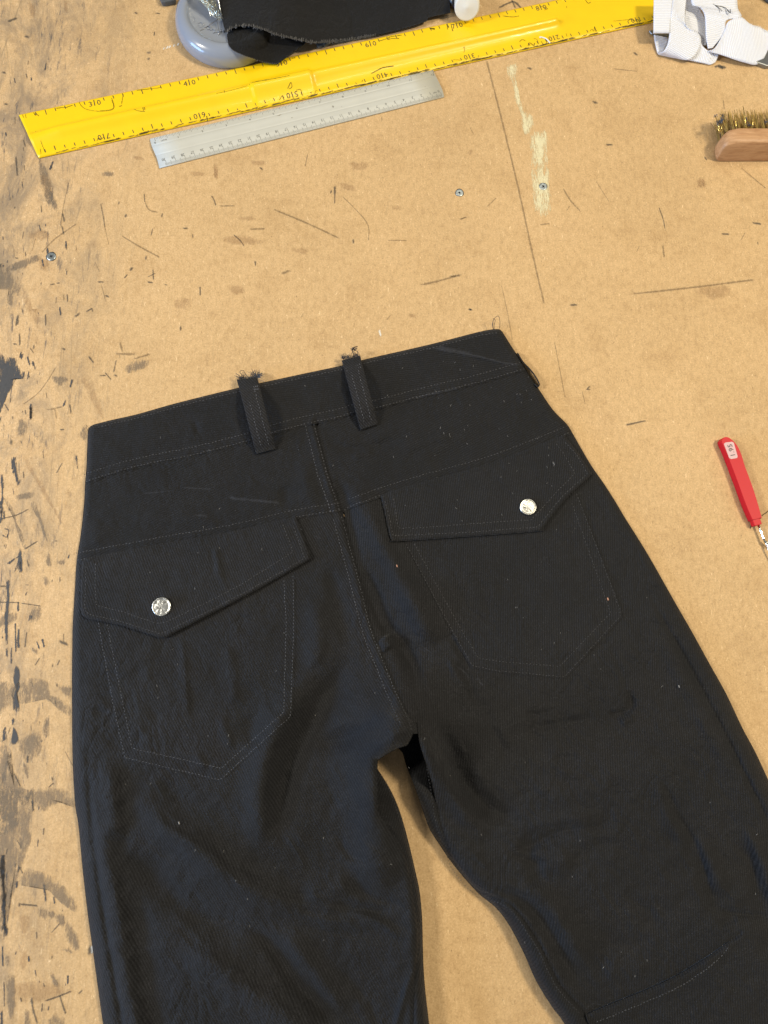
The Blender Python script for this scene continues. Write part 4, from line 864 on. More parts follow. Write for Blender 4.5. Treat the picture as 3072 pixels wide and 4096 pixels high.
thread([(1418, 1428, .009), (1412, 1412, .013), (1409, 1398, .016), (1415, 1390, .016), (1430, 1386, .015)], .0004)
thread([(1438, 1432, .009), (1436, 1415, .012), (1424, 1402, .014), (1412, 1392, .016)], .00024)
thread([(1438, 1430, .009), (1430, 1412, .013), (1433, 1400, .014)], .0002, M_thr2)
fr = Acc()
def fray(cx, cy, n, spread, L, dirx=0, z0=.008):
    for i in range(n):
        x = cx+random.uniform(-spread, spread); y = cy+random.uniform(-3, 3); l = L*random.uniform(.5, 1.2); a = random.gauss(0, .5)+dirx
        p = [(x, y, z0), (x+math.sin(a)*l*.5, y-math.cos(a)*l*.5, z0+.001), (x+math.sin(a+random.gauss(0, .4))*l, y-math.cos(a)*l, z0+random.uniform(-.001, .003))]
        q = np.array(p); V, F = tube_data(at(q[:, 0], q[:, 1], q[:, 2]), .00018, 3); fr.add(V, F)
fray(1018, 1512, 60, 12, 30, .5); fray(988, 1516, 90, 40, 10); fray(1405, 1434, 90, 36, 11); fray(970, 1514, 14, 8, 24, -.3); fray(1395, 1432, 10, 12, 22); fray(1416, 1402, 26, 10, 12, -.3, .013); fray(1425, 1428, 16, 8, 22); fray(1378, 1440, 6, 3, 22, 0)
fray(1026, 1508, 24, 6, 26, 1.3)
fr.build('frayed_fibres', M_thr2, tr, False, 'stuff')

# snap buttons
M_snap = simple('silver_snap', (0.62, 0.62, 0.58), .34, 1.0, var=.12, vscale=300, bump=.0006, bscale=170)
M_eng = simple('engraved_groove', (0.08, 0.08, 0.07), .5, .6)
def snap(px, py, Hf, parent, r, tx, ty):
    z0 = float(Hf(np.array([px]), np.array([py]))[0]); c = P(px, py, z0+.0012)
    rot = Matrix.Rotation(tx, 3, 'X') @ Matrix.Rotation(ty, 3, 'Y')
    bm = bmesh.new(); prof = [(.0, .0010), (.35, .00102), (.70, .00092), (.86, .00075), (.885, .00095), (.955, .00088), (1.0, .0004), (1.0, -.0006), (.92, -.0014)]
    rings = []
    for q, (rr, zz) in enumerate(prof):
        if rr == 0: rings.append([bm.verts.new(c+rot @ Vector((0, 0, zz)))]); continue
        rings.append([bm.verts.new(c+rot @ Vector((rr*r*math.cos(i*math.pi/20), rr*r*math.sin(i*math.pi/20), zz+.00006*math.sin(i*1.3+px)))) for i in range(40)])
    for i in range(40): bm.faces.new([rings[0][0], rings[1][i], rings[1][(i+1) % 40]])
    for a, b in zip(rings[1:], rings[2:]):
        for i in range(40): bm.faces.new([a[i], b[i], b[(i+1) % 40], a[(i+1) % 40]])
    o = empties_bm('snap_button', bm, M_snap, parent)
    acc = Acc()
    def stroke(pts):
        V3 = [c+rot @ Vector((x*r, y*r, .00112)) for x, y in pts]; V, F = tube_data(V3, .00011, 4); acc.add(V, F)
    return o, acc, stroke
sb, acc, stk = snap(646, 2427, HfL, flapL, .0083, .03, -.04)
for g in ([(-.62, .28), (-.56, .46), (-.50, .56), (-.55, .38), (-.60, .26)], [(-.72, .30), (-.66, .42)], [(.12, .36), (.20, .54)], [(.22, .36), (.18, .52)], [(.32, .36), (.44, .62), (.42, .38), (.36, .44)],
          [(-.42, -.22), (-.32, .04), (-.26, -.02), (-.34, -.08), (-.28, -.24)], [(-.18, -.22), (-.08, .10), (-.12, -.26), (-.20, -.16)], [(.60, -.50), (.66, -.72)], [(.64, -.36), (.70, -.76), (.62, -.78)], [(.52, .84), (.46, .70)]): stk(g)
acc.build('engraving', M_eng, sb, False, kind='stuff')
sb, acc, stk = snap(2112, 2028, HfR, flapR, .0078, -.05, -.06)
for g in ([(-.02, .42), (.06, .66)], [(.02, .40), (.06, .48)], [(.14, .50), (.12, .72), (.20, .52)], [(-.70, .20), (-.62, .30), (-.66, .06)], [(-.42, -.02), (-.44, -.16), (-.34, -.26), (-.28, -.12), (-.36, -.02)], [(-.16, .14), (-.10, -.06), (-.20, -.20)], [(.56, -.16), (.60, -.34), (.54, -.48)], [(-.2, .6), (-.3, .44)], [(.2, .0), (.34, .06)], [(.3, .25), (.5, .3)]): stk(g)
acc.build('engraving', M_eng, sb, False, kind='stuff')

# chalk and wear lines on the cloth
D_chalk = decal('chalk_trace', (0.22, 0.24, 0.30), 1.2, 900, strength=.08, stretch=1, lo=.2, hi=1.1)
chk = Acc()
def chalk(pts, w, Hf):
    q = densify(crom(np.array(pts, float), 6), 6, False); V = []; m = []; F = []
    for i in range(len(q)):
        t = q[min(i+1, len(q)-1)]-q[max(i-1, 0)]; t = t/(np.linalg.norm(t)+1e-9); nn = np.array([-t[1], t[0]]); en = min(1, min(i, len(q)-1-i)/4)
        for k_, mk in ((-1, 0), (0, 1), (1, 0)):
            V.append(q[i]+nn*k_*w); m.append(mk*en)
    V = np.array(V); V = list(at(V[:, 0], V[:, 1], Hf(V[:, 0], V[:, 1])+.00025))
    for i in range(len(q)-1):
        for j in range(2): a = i*3+j; F.append([a, a+1, a+4, a+3])
    chk.add(V, F, m)
Hw_ = layer(wbp, .0025, 8, wlift); Hy_ = layer(ykLp, .0015); Hr_ = layer(ykRp, .0012)
chalk([(1714, 1386), (1800, 1405), (1913, 1425), (2010, 1450), (2105, 1462)], 6, Hw_); chalk([(1730, 1384), (1800, 1398), (1900, 1420)], 12, Hw_)
chalk([(720, 1950), (780, 1953), (860, 1958)], 5, Hy_); chalk([(560, 1975), (640, 1968), (700, 1962)], 4, Hy_); chalk([(900, 1990), (1000, 2000), (1130, 2012)], 9, Hy_); chalk([(770, 2060), (840, 2064)], 7, Hy_)
chalk([(1690, 2586), (1712, 2602), (1732, 2616)], 4, Hbase); chalk([(1892, 2722), (1915, 2716), (1920, 2730), (1940, 2745)], 4, Hbase); chalk([(1810, 2655), (1860, 2690), (1880, 2720)], 4, Hbase)
chalk([(1840, 1548), (1800, 1560), (1740, 1573), (1660, 1590)], 5, Hw_); chalk([(2340, 4040), (2370, 4015), (2410, 4022), (2420, 4035)], 2.5, Hbase)
chalk([(730, 2570), (735, 2650), (745, 2760)], 9, Hbase); chalk([(1245, 2145), (1270, 2146), (1280, 2160)], 3, Hbase)
chk.build('chalk_marks', D_chalk, tr, kind='stuff')

# lint
lint = Acc(); lint2 = Acc()
def speck(px, py, L=8, a=None, w=1.3, acc=lint):
    z = float(Hbase(np.array([px]), np.array([py]))[0])+.0035
    if inside(np.array([px]), np.array([py]), flL)[0] or inside(np.array([px]), np.array([py]), flR)[0]: z += .002
    elif py > 2250: z -= .0022
    a = random.gauss(1.5, .4) if a is None else a
    dx, dy = math.cos(a)*L/2, math.sin(a)*L/2
    q = np.array([(px-dx, py-dy, z), (px+random.uniform(-1, 1), py, z+.0004), (px+dx, py+dy, z)]); V, F = tube_data(at(q[:, 0], q[:, 1], q[:, 2]), w*.00012, 4); acc.add(V, F)
for x, y in [(642, 1750), (811, 1588), (1220, 1543), (1040, 1607), (1840, 1479), (1893, 1464), (1820, 1450), (1840, 1548), (1744, 1565), (1667, 1590), (1550, 1582), (2068, 1577), (2080, 1577), (2016, 1605), (2126, 1599), (1803, 1622), (1761, 1712), (1775, 1733), (1798, 1737), (1800, 1745), (1871, 1702), (1996, 1715), (1868, 1775), (1574, 1828), (1332, 1862), (1626, 1746), (2036, 1853), (2194, 1822), (2212, 1850), (2216, 1862), (2188, 1869), (2004, 1908), (2188, 1932), (2008, 2059), (2226, 2119), (2031, 2318), (2062, 2430), (1829, 2000), (2050, 1973), (878, 2035), (600, 2290), (792, 2211), (779, 2354), (878, 2192), (710, 2658), (628, 2743), (632, 2792), (1104, 2682), (748, 2940), (832, 2944), (914, 2942), (910, 2976), (502, 3137), (602, 3134), (1261, 2861), (1500, 2772), (1802, 3103), (1698, 2955), (2068, 2429), (2242, 2531), (2166, 2598), (2648, 2746), (2718, 2746), (1925, 3339), (2289, 3507), (2588, 3842), (2414, 3870), (2540, 3905), (3028, 3338), (3022, 3575), (2320, 3363), (780, 3402), (943, 3523), (998, 3704), (603, 3953), (1294, 3352), (1565, 3458), (895, 3405), (2100, 3050), (2376, 2620), (2840, 3210), (990, 3597), (1100, 3470)]:
    speck(x, y, random.uniform(4, 9), w=random.uniform(.6, 1.2))
for i in range(20):
    x = random.uniform(1500, 2400); y = random.uniform(1400, 2100)
    if inside(np.array([x]), np.array([y]), OUTs)[0]: speck(x, y, random.uniform(3, 8), w=random.uniform(.5, .9))
for i in range(22):
    x = random.uniform(330, 2900); y = random.uniform(1700, 4050)
    if inside(np.array([x]), np.array([y]), OUTs)[0]: speck(x, y, random.uniform(3, 10), w=random.uniform(.4, .8))
for x, y, w in [(992, 1612, 4), (1588, 2264, 3.5), (2432, 2396, 5), (716, 3292, 4), (2216, 1855, 2), (2716, 2746, 3.4), (2640, 2150, 1)]: speck(x, y, 9, 1.3, w, lint2 if x in (2432, 1588) else lint)
lint.build('lint', M_lint, tr, False, 'stuff'); lint2.build('orange_lint', M_lint2, tr, False, 'stuff')

# ------------------------------------------------------------------ text helper (flat print made of real outlines)
def text_data(s, size, scx=1.0):
    cu = bpy.data.curves.new('t', 'FONT'); cu.body = s; cu.size = size; cu.align_x = 'CENTER'; cu.align_y = 'CENTER'; cu.resolution_u = 2
    o = bpy.data.objects.new('t', cu); COL.objects.link(o)
    dg = bpy.context.evaluated_depsgraph_get(); me = bpy.data.meshes.new_from_object(o.evaluated_get(dg))
    V = [Vector((v.co.x*scx, v.co.y, 0)) for v in me.vertices]; F = [list(p.vertices) for p in me.polygons]
    bpy.data.objects.remove(o); bpy.data.curves.remove(cu); bpy.data.meshes.remove(me)
    return V, F
class Plane2:
    """local frame on a flat thing: s along, t across, height by function"""
    def __init__(s, o, u, n, zf): s.o = Vector(o); s.u = Vector(u); s.n = Vector(n); s.zf = zf
    def p(s, a, b, dz=0): return s.o+s.u*a+s.n*b+Vector((0, 0, s.zf(a, b)+dz))
def put_text(acc, fr_, txt, a, b, size, rot=0, dz=.0001, scx=1.0):
    V, F = text_data(txt, size, scx); c, s_ = math.cos(rot), math.sin(rot)
    acc.add([fr_.p(a+v.x*c-v.y*s_, b+v.x*s_+v.y*c, dz) for v in V], F)
def put_bar(acc, fr_, a0, b0, a1, b1, w, dz=.0001):
    d = Vector((a1-a0, b1-b0)); d.normalize(); n = Vector((-d.y, d.x))*w/2
    acc.add([fr_.p(a0+n.x, b0+n.y, dz), fr_.p(a1+n.x, b1+n.y, dz), fr_.p(a1-n.x, b1-n.y, dz), fr_.p(a0-n.x, b0-n.y, dz)], [[0, 3, 2, 1]])
def grid_profile(fr_, ss, ts, zf, name, mat, parent, slant=None, th=.001):
    V = []; F = []; n = len(ts)
    for a in ss:
        for j, b in enumerate(ts): V.append(fr_.o+fr_.u*(a if slant is None else slant(a, b))+fr_.n*b+Vector((0, 0, zf(a, b))))
    m = len(ss)
    for i in range(m-1):
        for j in range(n-1): q = i*n+j; F.append([q, q+n, q+n+1, q+1])
    # rim down to the table
    ring = [i*n for i in range(m)]+[(m-1)*n+j for j in range(1, n)]+[i*n+n-1 for i in range(m-2, -1, -1)]+[j for j in range(n-2, 0, -1)]
    o = len(V)
    for r in ring: v = V[r].copy(); v.z = max(v.z-th, .0002) if zf(0, 0) < .003 else .0003; V.append(v)
    for i in range(len(ring)): j = (i+1) % len(ring); F.append([ring[i], o+i, o+j, ring[j]])
    return mesh(name, V, F, mat, parent, True)

M_ink = simple('print_ink', (0.03, 0.03, 0.03), .6)
M_yel = simple('yellow_plastic', (0.90, 0.60, 0.004), .38, 0, .5, .15, var=.06, vscale=60, bump=.00008, bscale=500)
M_dirt = decal('ruler_grime', (0.16, 0.12, 0.03), 1.0, 500, strength=.75, stretch=1, lo=.35, hi=.7)
M_inkd = decal('ruler_pen', (0.10, 0.085, 0.01), .6, 800, strength=.7)

# ------------------------------------------------------------------ long yellow ruler
zr = .0022
A0 = P(156, 634, .0005); A1 = P(2610, 91, .0005); u = (A1-A0); u.z = 0; u.normalize(); n = Vector((-u.y, u.x, 0))
TLp = P(75, 459, zr); wid = (TLp-A0).dot(n); sl = (TLp-A0).dot(u)        # width, slant of the cut end
Lr = (A1-A0).dot(u)+.045
yr = thing('long_ruler', A0+u*Lr*.5, 'long bright yellow plastic ruler with raised ridge and worn pen-marked edges', 'ruler')
fr0 = Plane2(A0, u, n, lambda a, b: 0)
tb = lambda px, py: ((P(px, py, .004)-A0).dot(u), (P(px, py, .004)-A0).dot(n))
s1, t1 = tb(130, 545); s2, t2 = tb(1000, 335); s3, t3 = tb(1240, 290); s4, t4 = tb(2238, 84)
def ridge(a, b):
    f = (a-s1)/(s4-s1); tc = t1+(t4-t1)*f
    w = .0062 if a < s2 else (.0075 if a < s3 else .0052)
    if a > s3: w = .0052-.0022*(a-s3)/(s4-s3)
    h = .0060 if a < s2 else (.0078 if a < s3 else .0060)
    end = min(1, max(0, (a-s1+.02)/.05))*min(1, max(0, (s4-a)/.004))
    d = (b-tc)/w; d = d/.6 if d > 0 else d/1.35
    return h*end*(1/(1+abs(d)**3.2*1.0) if abs(d) < 2.6 else 0)*max(0, 1-(abs(d)/2.6)**4)
def zy(a, b):
    t = b/wid
    return zr+ridge(a, b)-.0011*max(0, 1-b/.0025)-.0006*max(0, 1-(wid-b)/.0015)
ss = list(np.linspace(0, s2-.001, 90))+list(np.linspace(s2+.001, s3-.001, 30))+list(np.linspace(s3+.001, s4-.004, 100))+list(np.linspace(s4, Lr, 24))
ts = list(np.linspace(0, wid, 46))
slant = lambda a, b: a+sl*(b/wid)*max(0, 1-a/.06)
body = grid_profile(fr0, ss, ts, zy, 'ruler_blade', M_yel, yr, slant)
fry = Plane2(A0, u, n, zy)
prt = Acc()
def sub_(px, py): q = P(px, py, zr)-A0; return q.dot(u), q.dot(n)
b70 = sub_(417, 550); b10 = sub_(2545, 83); pitchb = (b10[0]-b70[0])/60
for i in range(-6, 68):
    a = b70[0]+i*pitchb
    if a < .006 or a > Lr-.01: continue
    if (i % 10 == 0): put_bar(prt, fry, a, .0030, a-.0003, .0095, .0009); continue
    L = .0056 if i % 5 == 0 else .0040
    if rng.random() < .06: L *= .5
    put_bar(prt, fry, a, .0030+rng.uniform(0, .0008), a-.0004, .0030+L, .0008)
for kk, lab in enumerate(('7', '6', '5', '4', '3', '2', '1')):
    a = b70[0]+kk*10*pitchb
    put_text(prt, fry, lab, a+.0042, .0066, .0086, math.pi); put_text(prt, fry, '0', a-.0044, .0066, .0086, math.pi)
t30 = sub_(379, 415); t80 = sub_(2164, 34); pitcht = (t80[0]-t30[0])/50
for i in range(-8, 66):
    a = t30[0]+i*pitcht
    if a < .006 or a > Lr-.01: continue
    if i % 10 == 0: put_bar(prt, fry, a, wid-.0020, a-.0003, wid-.0090, .0009); continue
    L = .0060 if i % 5 == 0 else .0042
    put_bar(prt, fry, a, wid-.0012-rng.uniform(0, .0006), a+.0003, wid-.0012-L, .0008)
for kk, lab in enumerate(('3', '4', '5', '6', '7', '8', '9')):
    a = t30[0]+kk*10*pitcht
    put_text(prt, fry, lab, a-.0042, wid-.0064, .0086, 0); put_text(prt, fry, '0', a+.0044, wid-.0064, .0086, 0)
prt.build('scale_print', M_ink, yr, False, kind='stuff')
class RM:
    def __init__(s, fr): s.fr = fr; s.a = Acc()
    def line(s, pts, w):
        q = [sub_(*p) for p in pts]; q = np.array(q); q = densify(crom(q, 5) if len(q) > 2 else q, .0012, False)
        V = []; m = []; F = []
        for i in range(len(q)):
            t = q[min(i+1, len(q)-1)]-q[max(i-1, 0)]; t /= np.linalg.norm(t)+1e-9; nn = np.array([-t[1], t[0]])
            for k_, mk in ((-1, 0), (0, 1), (1, 0)):
                c = q[i]+nn*k_*w*random.uniform(.38, .7); V.append(s.fr.p(c[0], c[1], .00016)); m.append(mk)
        for i in range(len(q)-1):
            for j in range(2): a = i*3+j; F.append([a, a+1, a+4, a+3])
        s.a.add(V, F, m)
g = RM(fry); T = conv(60, 400, 4.1475)
g.line(T([(440, 590), (445, 700), (470, 790), (505, 880)]), .0009); g.line(T([(350, 530), (375, 580), (395, 620)]), .0009); g.line(T([(390, 660), (378, 715)]), .0011)
g.line(T([(425, 820), (435, 900)]), .0009); g.line(T([(310, 215), (345, 265)]), .0018); g.line(T([(345, 215), (400, 275)]), .0012); g.line(T([(130, 250), (145, 300)]), .0009); g.line(T([(175, 245), (190, 310)]), .0009)
g.line(T([(1065, 40), (1110, 110), (1200, 165), (1400, 195), (1600, 175), (1640, 120), (1610, 10)]), .0009)
g.line(T([(690, 145), (780, 135), (850, 130), (960, 95)]), .0013); g.line(T([(1360, 690), (1390, 640), (1430, 660), (1470, 630)]), .001)
T = conv(400, 350, 2.765)
g.line(T([(130, 120), (150, 180), (155, 230), (90, 255), (0, 262)]), .0009); g.line(T([(258, 80), (250, 130), (240, 190)]), .0012); g.line(T([(215, 215), (245, 205)]), .0017)
g.line(T([(385, 275), (420, 305), (470, 315), (515, 315)]), .0010); g.line(T([(492, 270), (500, 310)]), .0018); g.line(T([(510, 268), (515, 300)]), .0012)
g.line(T([(1180, 320), (1190, 370)]), .0016); g.line(T([(1385, 85), (1388, 110)]), .001); g.line(T([(410, 35), (560, 20), (680, 5)]), .0012); g.line(T([(1300, 120), (1480, 80), (1640, 35)]), .0007)
T = conv(1000, 180, 2.37)
g.line(T([(360, 440), (390, 400), (400, 425), (375, 440)]), .001); g.line(T([(280, 530), (310, 490), (325, 530)]), .001); g.line(T([(440, 445), (480, 440), (500, 490)]), .0011)
g.line(T([(1150, 278), (1250, 230), (1360, 210)]), .0016); g.line(T([(1060, 355), (1068, 335)]), .001); g.line(T([(400, 130), (430, 125)]), .0015); g.line(T([(60, 408), (200, 385), (380, 350)]), .0011); g.line(T([(615, 470), (625, 440), (640, 435)]), .0007); g.line(T([(0, 425), (60, 412)]), .0009)
T = conv(1700, 0, 2.37)
g.line(T([(360, 470), (370, 462), (373, 480), (368, 505)]), .0008); g.line(T([(895, 400), (920, 380), (950, 390)]), .0013); g.line(T([(975, 440), (990, 410), (1030, 435), (1035, 410)]), .0015); g.line(T([(1030, 370), (1060, 380), (1075, 425)]), .0010)
g.line(T([(1100, 395), (1120, 420), (1150, 415), (1150, 370)]), .0012); g.line(T([(735, 155), (830, 165), (890, 155)]), .0012); g.line(T([(210, 250), (215, 285)]), .0012); g.line(T([(245, 230), (260, 300)]), .001); g.line(T([(40, 270), (90, 275), (60, 280)]), .0014)
g.line(T([(265, 570), (350, 575)]), .0008); g.line(T([(1335, 320), (1345, 350)]), .0009); g.line(T([(1565, 300), (1580, 280), (1600, 300), (1605, 255), (1620, 305)]), .0011); g.line(T([(1340, 60), (1342, 78)]), .001); g.line(T([(1520, 5), (1545, 35), (1570, 25)]), .0012); g.line(T([(1080, 60), (1160, 85), (1130, 100)]), .0009)
T = conv(900, 0, 1.508)
g.line(T([(930, 250), (980, 235), (1000, 225), (1065, 215)]), .0013); g.line(T([(985, 240), (1010, 235), (1050, 235)]), .0015); g.line(T([(1235, 175), (1265, 180)]), .0018); g.line(T([(1335, 150), (1350, 170)]), .0015); g.line(T([(1365, 160), (1375, 190)]), .0012)
T = conv(1972, 0, 1.508)
g.line(T([(815, 130), (830, 115), (850, 130), (870, 120), (885, 140), (850, 145)]), .0013); g.line(T([(725, 130), (830, 120)]), .0008)
g.a.build('pen_marks', M_inkd, yr, kind='stuff')
g2 = RM(fry)
for i in range(150):
    a = random.uniform(.01, Lr-.03); b = random.uniform(.0002, .0016); V = []; q0 = (a, b); L = random.uniform(.004, .02); w = random.uniform(.0006, .0014)
    for kx in range(4):
        for k_, mk in ((-1, 0), (0, 1), (1, 0)): V.append((fry.p(a+L*kx/3, min(max(b+k_*w, .00005), wid), .00012), mk if 0 < kx < 3 else .3))
    F = [[i_*3+j, i_*3+j+1, i_*3+j+4, i_*3+j+3] for i_ in range(3) for j in range(2)]
    g2.a.add([v for v, _ in V], F, [m_ for _, m_ in V])
g2.a.build('edge_grime', M_dirt, yr, kind='stuff')
hk = crom([(2162, 152), (2160, 148), (2168, 149), (2186, 156), (2200, 172)], 5); V, F = tube_data(at(hk[:, 0], hk[:, 1], zr+.0012), .0007, 6)
tag(mesh('thread_snippet', V, F, simple('white_thread', (.85, .85, .78), .6)), 'short bent snippet of white thread lying on the yellow ruler near its 20 mark', 'thread')

# ------------------------------------------------------------------ short aluminium ruler
B0 = P(638, 674, .0005); B1 = P(1776, 389.5, .0005); ub = (B1-B0); Lb = ub.length; ub.normalize(); nb = Vector((-ub.y, ub.x, 0))
wb_ = (P(600.5, 557, .001)-B0).dot(nb)
M_alu = simple('brushed_aluminium', (0.56, 0.56, 0.505), .5, .12, .4, var=.07, vscale=45)
ar = thing('short_ruler', B0+ub*Lb*.5, 'short silver aluminium ruler with inch and centimetre scales, lying along the yellow ruler', 'ruler')
def za(a, b):
    t = b/wb_
    z = .0012+.0011*min(1, t/.22)
    z += .0005*math.exp(-((t-.66)/.12)**2)-.0004*math.exp(-((t-.73)/.02)**2)-.0003*math.exp(-((t-.40)/.02)**2)
    return z-.0010*max(0, (t-.78)/.22)
fra = Plane2(B0, ub, nb, za)
grid_profile(fra, list(np.linspace(0, Lb, 12)), list(np.linspace(0, wb_, 60)), za, 'ruler_blade', M_alu, ar, lambda a, b: a+.0006*math.sin(b/wb_*6)*(1 if 0 < a else 1), th=.0012)
pr2 = Acc()
def suba(px, py): q = P(px, py, .0015)-B0; return q.dot(ub), q.dot(nb)
c29 = suba(694, 639); c0 = suba(1755, 374); pc = (c0[0]-c29[0])/29
z0 = c0[0]+.0005
for mm in range(0, 302):
    a = z0-mm*pc/10+.0015
    if a < .003 or a > Lb-.001: continue
    L = .0052 if mm % 10 == 0 else (.0042 if mm % 5 == 0 else .0028)
    put_bar(pr2, fra, a, .0004, a, .0004+L, .00018 if mm % 5 else .00026, .00005)
for c in range(0, 31):
    a = z0-c*pc
    s_ = '0' if c == 0 else str(c)
    if a > .004: put_text(pr2, fra, s_, min(a, Lb-.004), .0072, .0040, math.pi, .00006, .95)
put_text(pr2, fra, 'mm', Lb-.0085, .0064, .0026, math.pi, .00006)
i0 = suba(620, 560)[0]; ip = .0254*pc/.01
for q in range(0, 193):
    a = i0+q*ip/16
    if a > Lb-.001: break
    L = .0048 if q % 16 == 0 else (.0040 if q % 8 == 0 else (.0032 if q % 4 == 0 else .0022))
    put_bar(pr2, fra, a, wb_-.0004, a, wb_-.0004-L, .00018 if q % 4 else .00024, .00005)
for q in range(0, 13):
    a = i0+q*ip; put_text(pr2, fra, str(q), a-(.002 if q else .0008), wb_-.0072, .0036, 0, .00006)
put_text(pr2, fra, '16THS', i0+.0085, wb_-.0064, .0024, 0, .00006)
pr2.build('scale_print', M_ink, ar, False, kind='stuff')
sm = Acc()
for px, py, L, w, an in ((1116, 467, .009, .0006, .05), (1124, 462, .006, .0004, .05), (1332, 431, .004, .0014, 0), (1367, 431, .0012, .0012, 0), (1168, 475, .003, .0006, .1), (1700, 350, .002, .0003, .3), (1608, 410, .001, .001, 0), (1486, 343, .0016, .0018, .8)):
    a, b = suba(px, py); V = [fra.p(a-L/2, b, .00008), fra.p(a, b+w, .00008), fra.p(a+L/2, b, .00008), fra.p(a, b-w, .00008), fra.p(a, b, .00008)]
    sm.add(V, [[0, 4, 1], [1, 4, 2], [2, 4, 3], [3, 4, 0]], [0, .6, 0, .6, 1])
sm.build('scuffs', D_pencil, ar, kind='stuff')

# ------------------------------------------------------------------ grey pin dish
M_dish = simple('grey_blue_plastic', (0.26, 0.29, 0.35), .24, 0, .5, .5, bump=.00003, bscale=300)
Rd = .0545; near = P(899, 283, 0); cD = near+Vector((.0, Rd, 0)); cD = Vector((P(907, 283, 0).x, near.y+Rd, 0))
dish = thing('pin_dish', cD, 'round glossy grey-blue plastic pin dish, half covered by the black fabric scrap', 'pin dish')
prof = [(.93, .0), (.985, .002), (1.0, .006), (.995, .011), (.965, .0155), (.91, .0190), (.85, .0210), (.79, .0217), (.745, .0212), (.71, .0196), (.66, .0186), (.5, .0176), (.3, .0171), (.12, .017), (0, .017)]
pp = crom(np.array(prof), 4); bm = bmesh.new(); prev = None; NS = 96
for rr, zz in pp[:-1]:
    cur = [bm.verts.new((cD.x+Rd*rr*math.cos(i*2*math.pi/NS), cD.y+Rd*rr*math.sin(i*2*math.pi/NS), zz)) for i in range(NS)]
    if prev:
        for i in range(NS): bm.faces.new([prev[i], prev[(i+1) % NS], cur[(i+1) % NS], cur[i]])
    prev = cur
bm.faces.new(prev); empties_bm('dish_body', bm, M_dish, dish)
zt = .0182
emb = Acc()
def emb_line(pts, r=.0006, z=zt):
    p = crom(np.array(pts, float), 5) if len(pts) > 2 else np.array(pts, float); V, F = tube_data(at(p[:, 0], p[:, 1], z), r, 6); emb.add(V, F)
T = conv(600, 0, 2.074)
for L in ([(335, 165), (340, 200), (365, 225), (385, 215)], [(370, 175), (365, 205), (385, 230), (405, 215)], [(395, 195), (425, 185), (440, 205), (420, 225), (400, 215)], [(500, 250), (520, 240), (540, 255), (525, 275)], [(540, 270), (560, 260), (578, 275), (560, 290)], [(585, 262), (600, 250), (610, 268)], [(320, 30), (345, 20), (350, 5)], [(330, 150), (355, 140), (372, 160)], [(455, 225), (485, 215), (500, 235), (475, 245)]): emb_line(T(L), .0005)
emb.build('embossed_lettering', M_dish, dish, kind='stuff')
M_pin = simple('pin_steel', (0.82, 0.82, 0.74), .2, 1.0); M_dline = simple('dull_dark_line', (.35, .35, .36), .3, 1.0)
def pin(p0, p1, shared={}):
    d = p1-p0; L = d.length
    if 'm' not in shared:
        V, F = tube_data([(0, 0, 0), (0, 0, .004), (0, 0, .030)], .00030, 6, [.25, 1, 1]); hv, hf = tube_data([(0, 0, .0298), (0, 0, .0303), (0, 0, .0308)], .00085, 8, [.6, 1, .6])
        me = bpy.data.meshes.new('pin'); o = len(V); me.from_pydata([list(v) for v in V+hv], [], F+[[i+o for i in f] for f in hf]); me.materials.append(M_pin); shared['m'] = me
    o = bpy.data.objects.new('pin', shared['m']); COL.objects.link(o); o.location = p0; o.rotation_euler = d.to_track_quat('Z', 'Y').to_euler(); return o
for i in range(74):
    f = random.random()
    tip = P(845+45*f+random.gauss(0, 4), 58+22*f+random.gauss(0, 6), .0195+.008*random.random())
    fan = (random.random()*.9+f*.5)/1.4
    tail = P(758+115*fan+random.gauss(0, 8), -42+random.gauss(0, 10), .024+random.uniform(0, .012))
    d = (tail-tip).normalized()
    tag(pin(tip, tip+d*.03), 'silver dressmaking pin in the heap on the grey pin dish', 'pin', 'silver pins heaped on the grey dish')
for a, b, lb in (((793, 128, .0182), (862, 84, .0205), 'dull dark line lying apart on the grey dish, pointing left below the heap'), ((881, 143, .0182), (866, 78, .0210), 'dull dark line lying apart on the grey dish, pointing straight down below the heap')):
    o = pin(P(*a), P(*b)); o.data = o.data.copy(); o.data.materials[0] = M_dline; tag(o, lb, 'pin')  # pin mesh reused to draw two dull dark lines on the dish

_pr = pp[:-1]
def dish_z(px, py):
    px = np.asarray(px, float); py = np.asarray(py, float); out = np.zeros(px.shape); done = np.zeros(px.shape, bool)
    pr_r = _pr[:, 0][::-1]*Rd; pr_z = _pr[:, 1][::-1]
    o_ = np.argsort(pr_r[pr_z > .006]); rr = pr_r[pr_z > .006][o_]; zz = pr_z[pr_z > .006][o_]
    for z in np.linspace(.0222, .0006, 48):
        q = at(px, py, z); r = np.hypot(q[..., 0]-cD.x, q[..., 1]-cD.y)
        hit = (~done) & (r <= Rd) & (z <= np.interp(r, rr, zz)); out[hit] = z; done |= hit
    return out
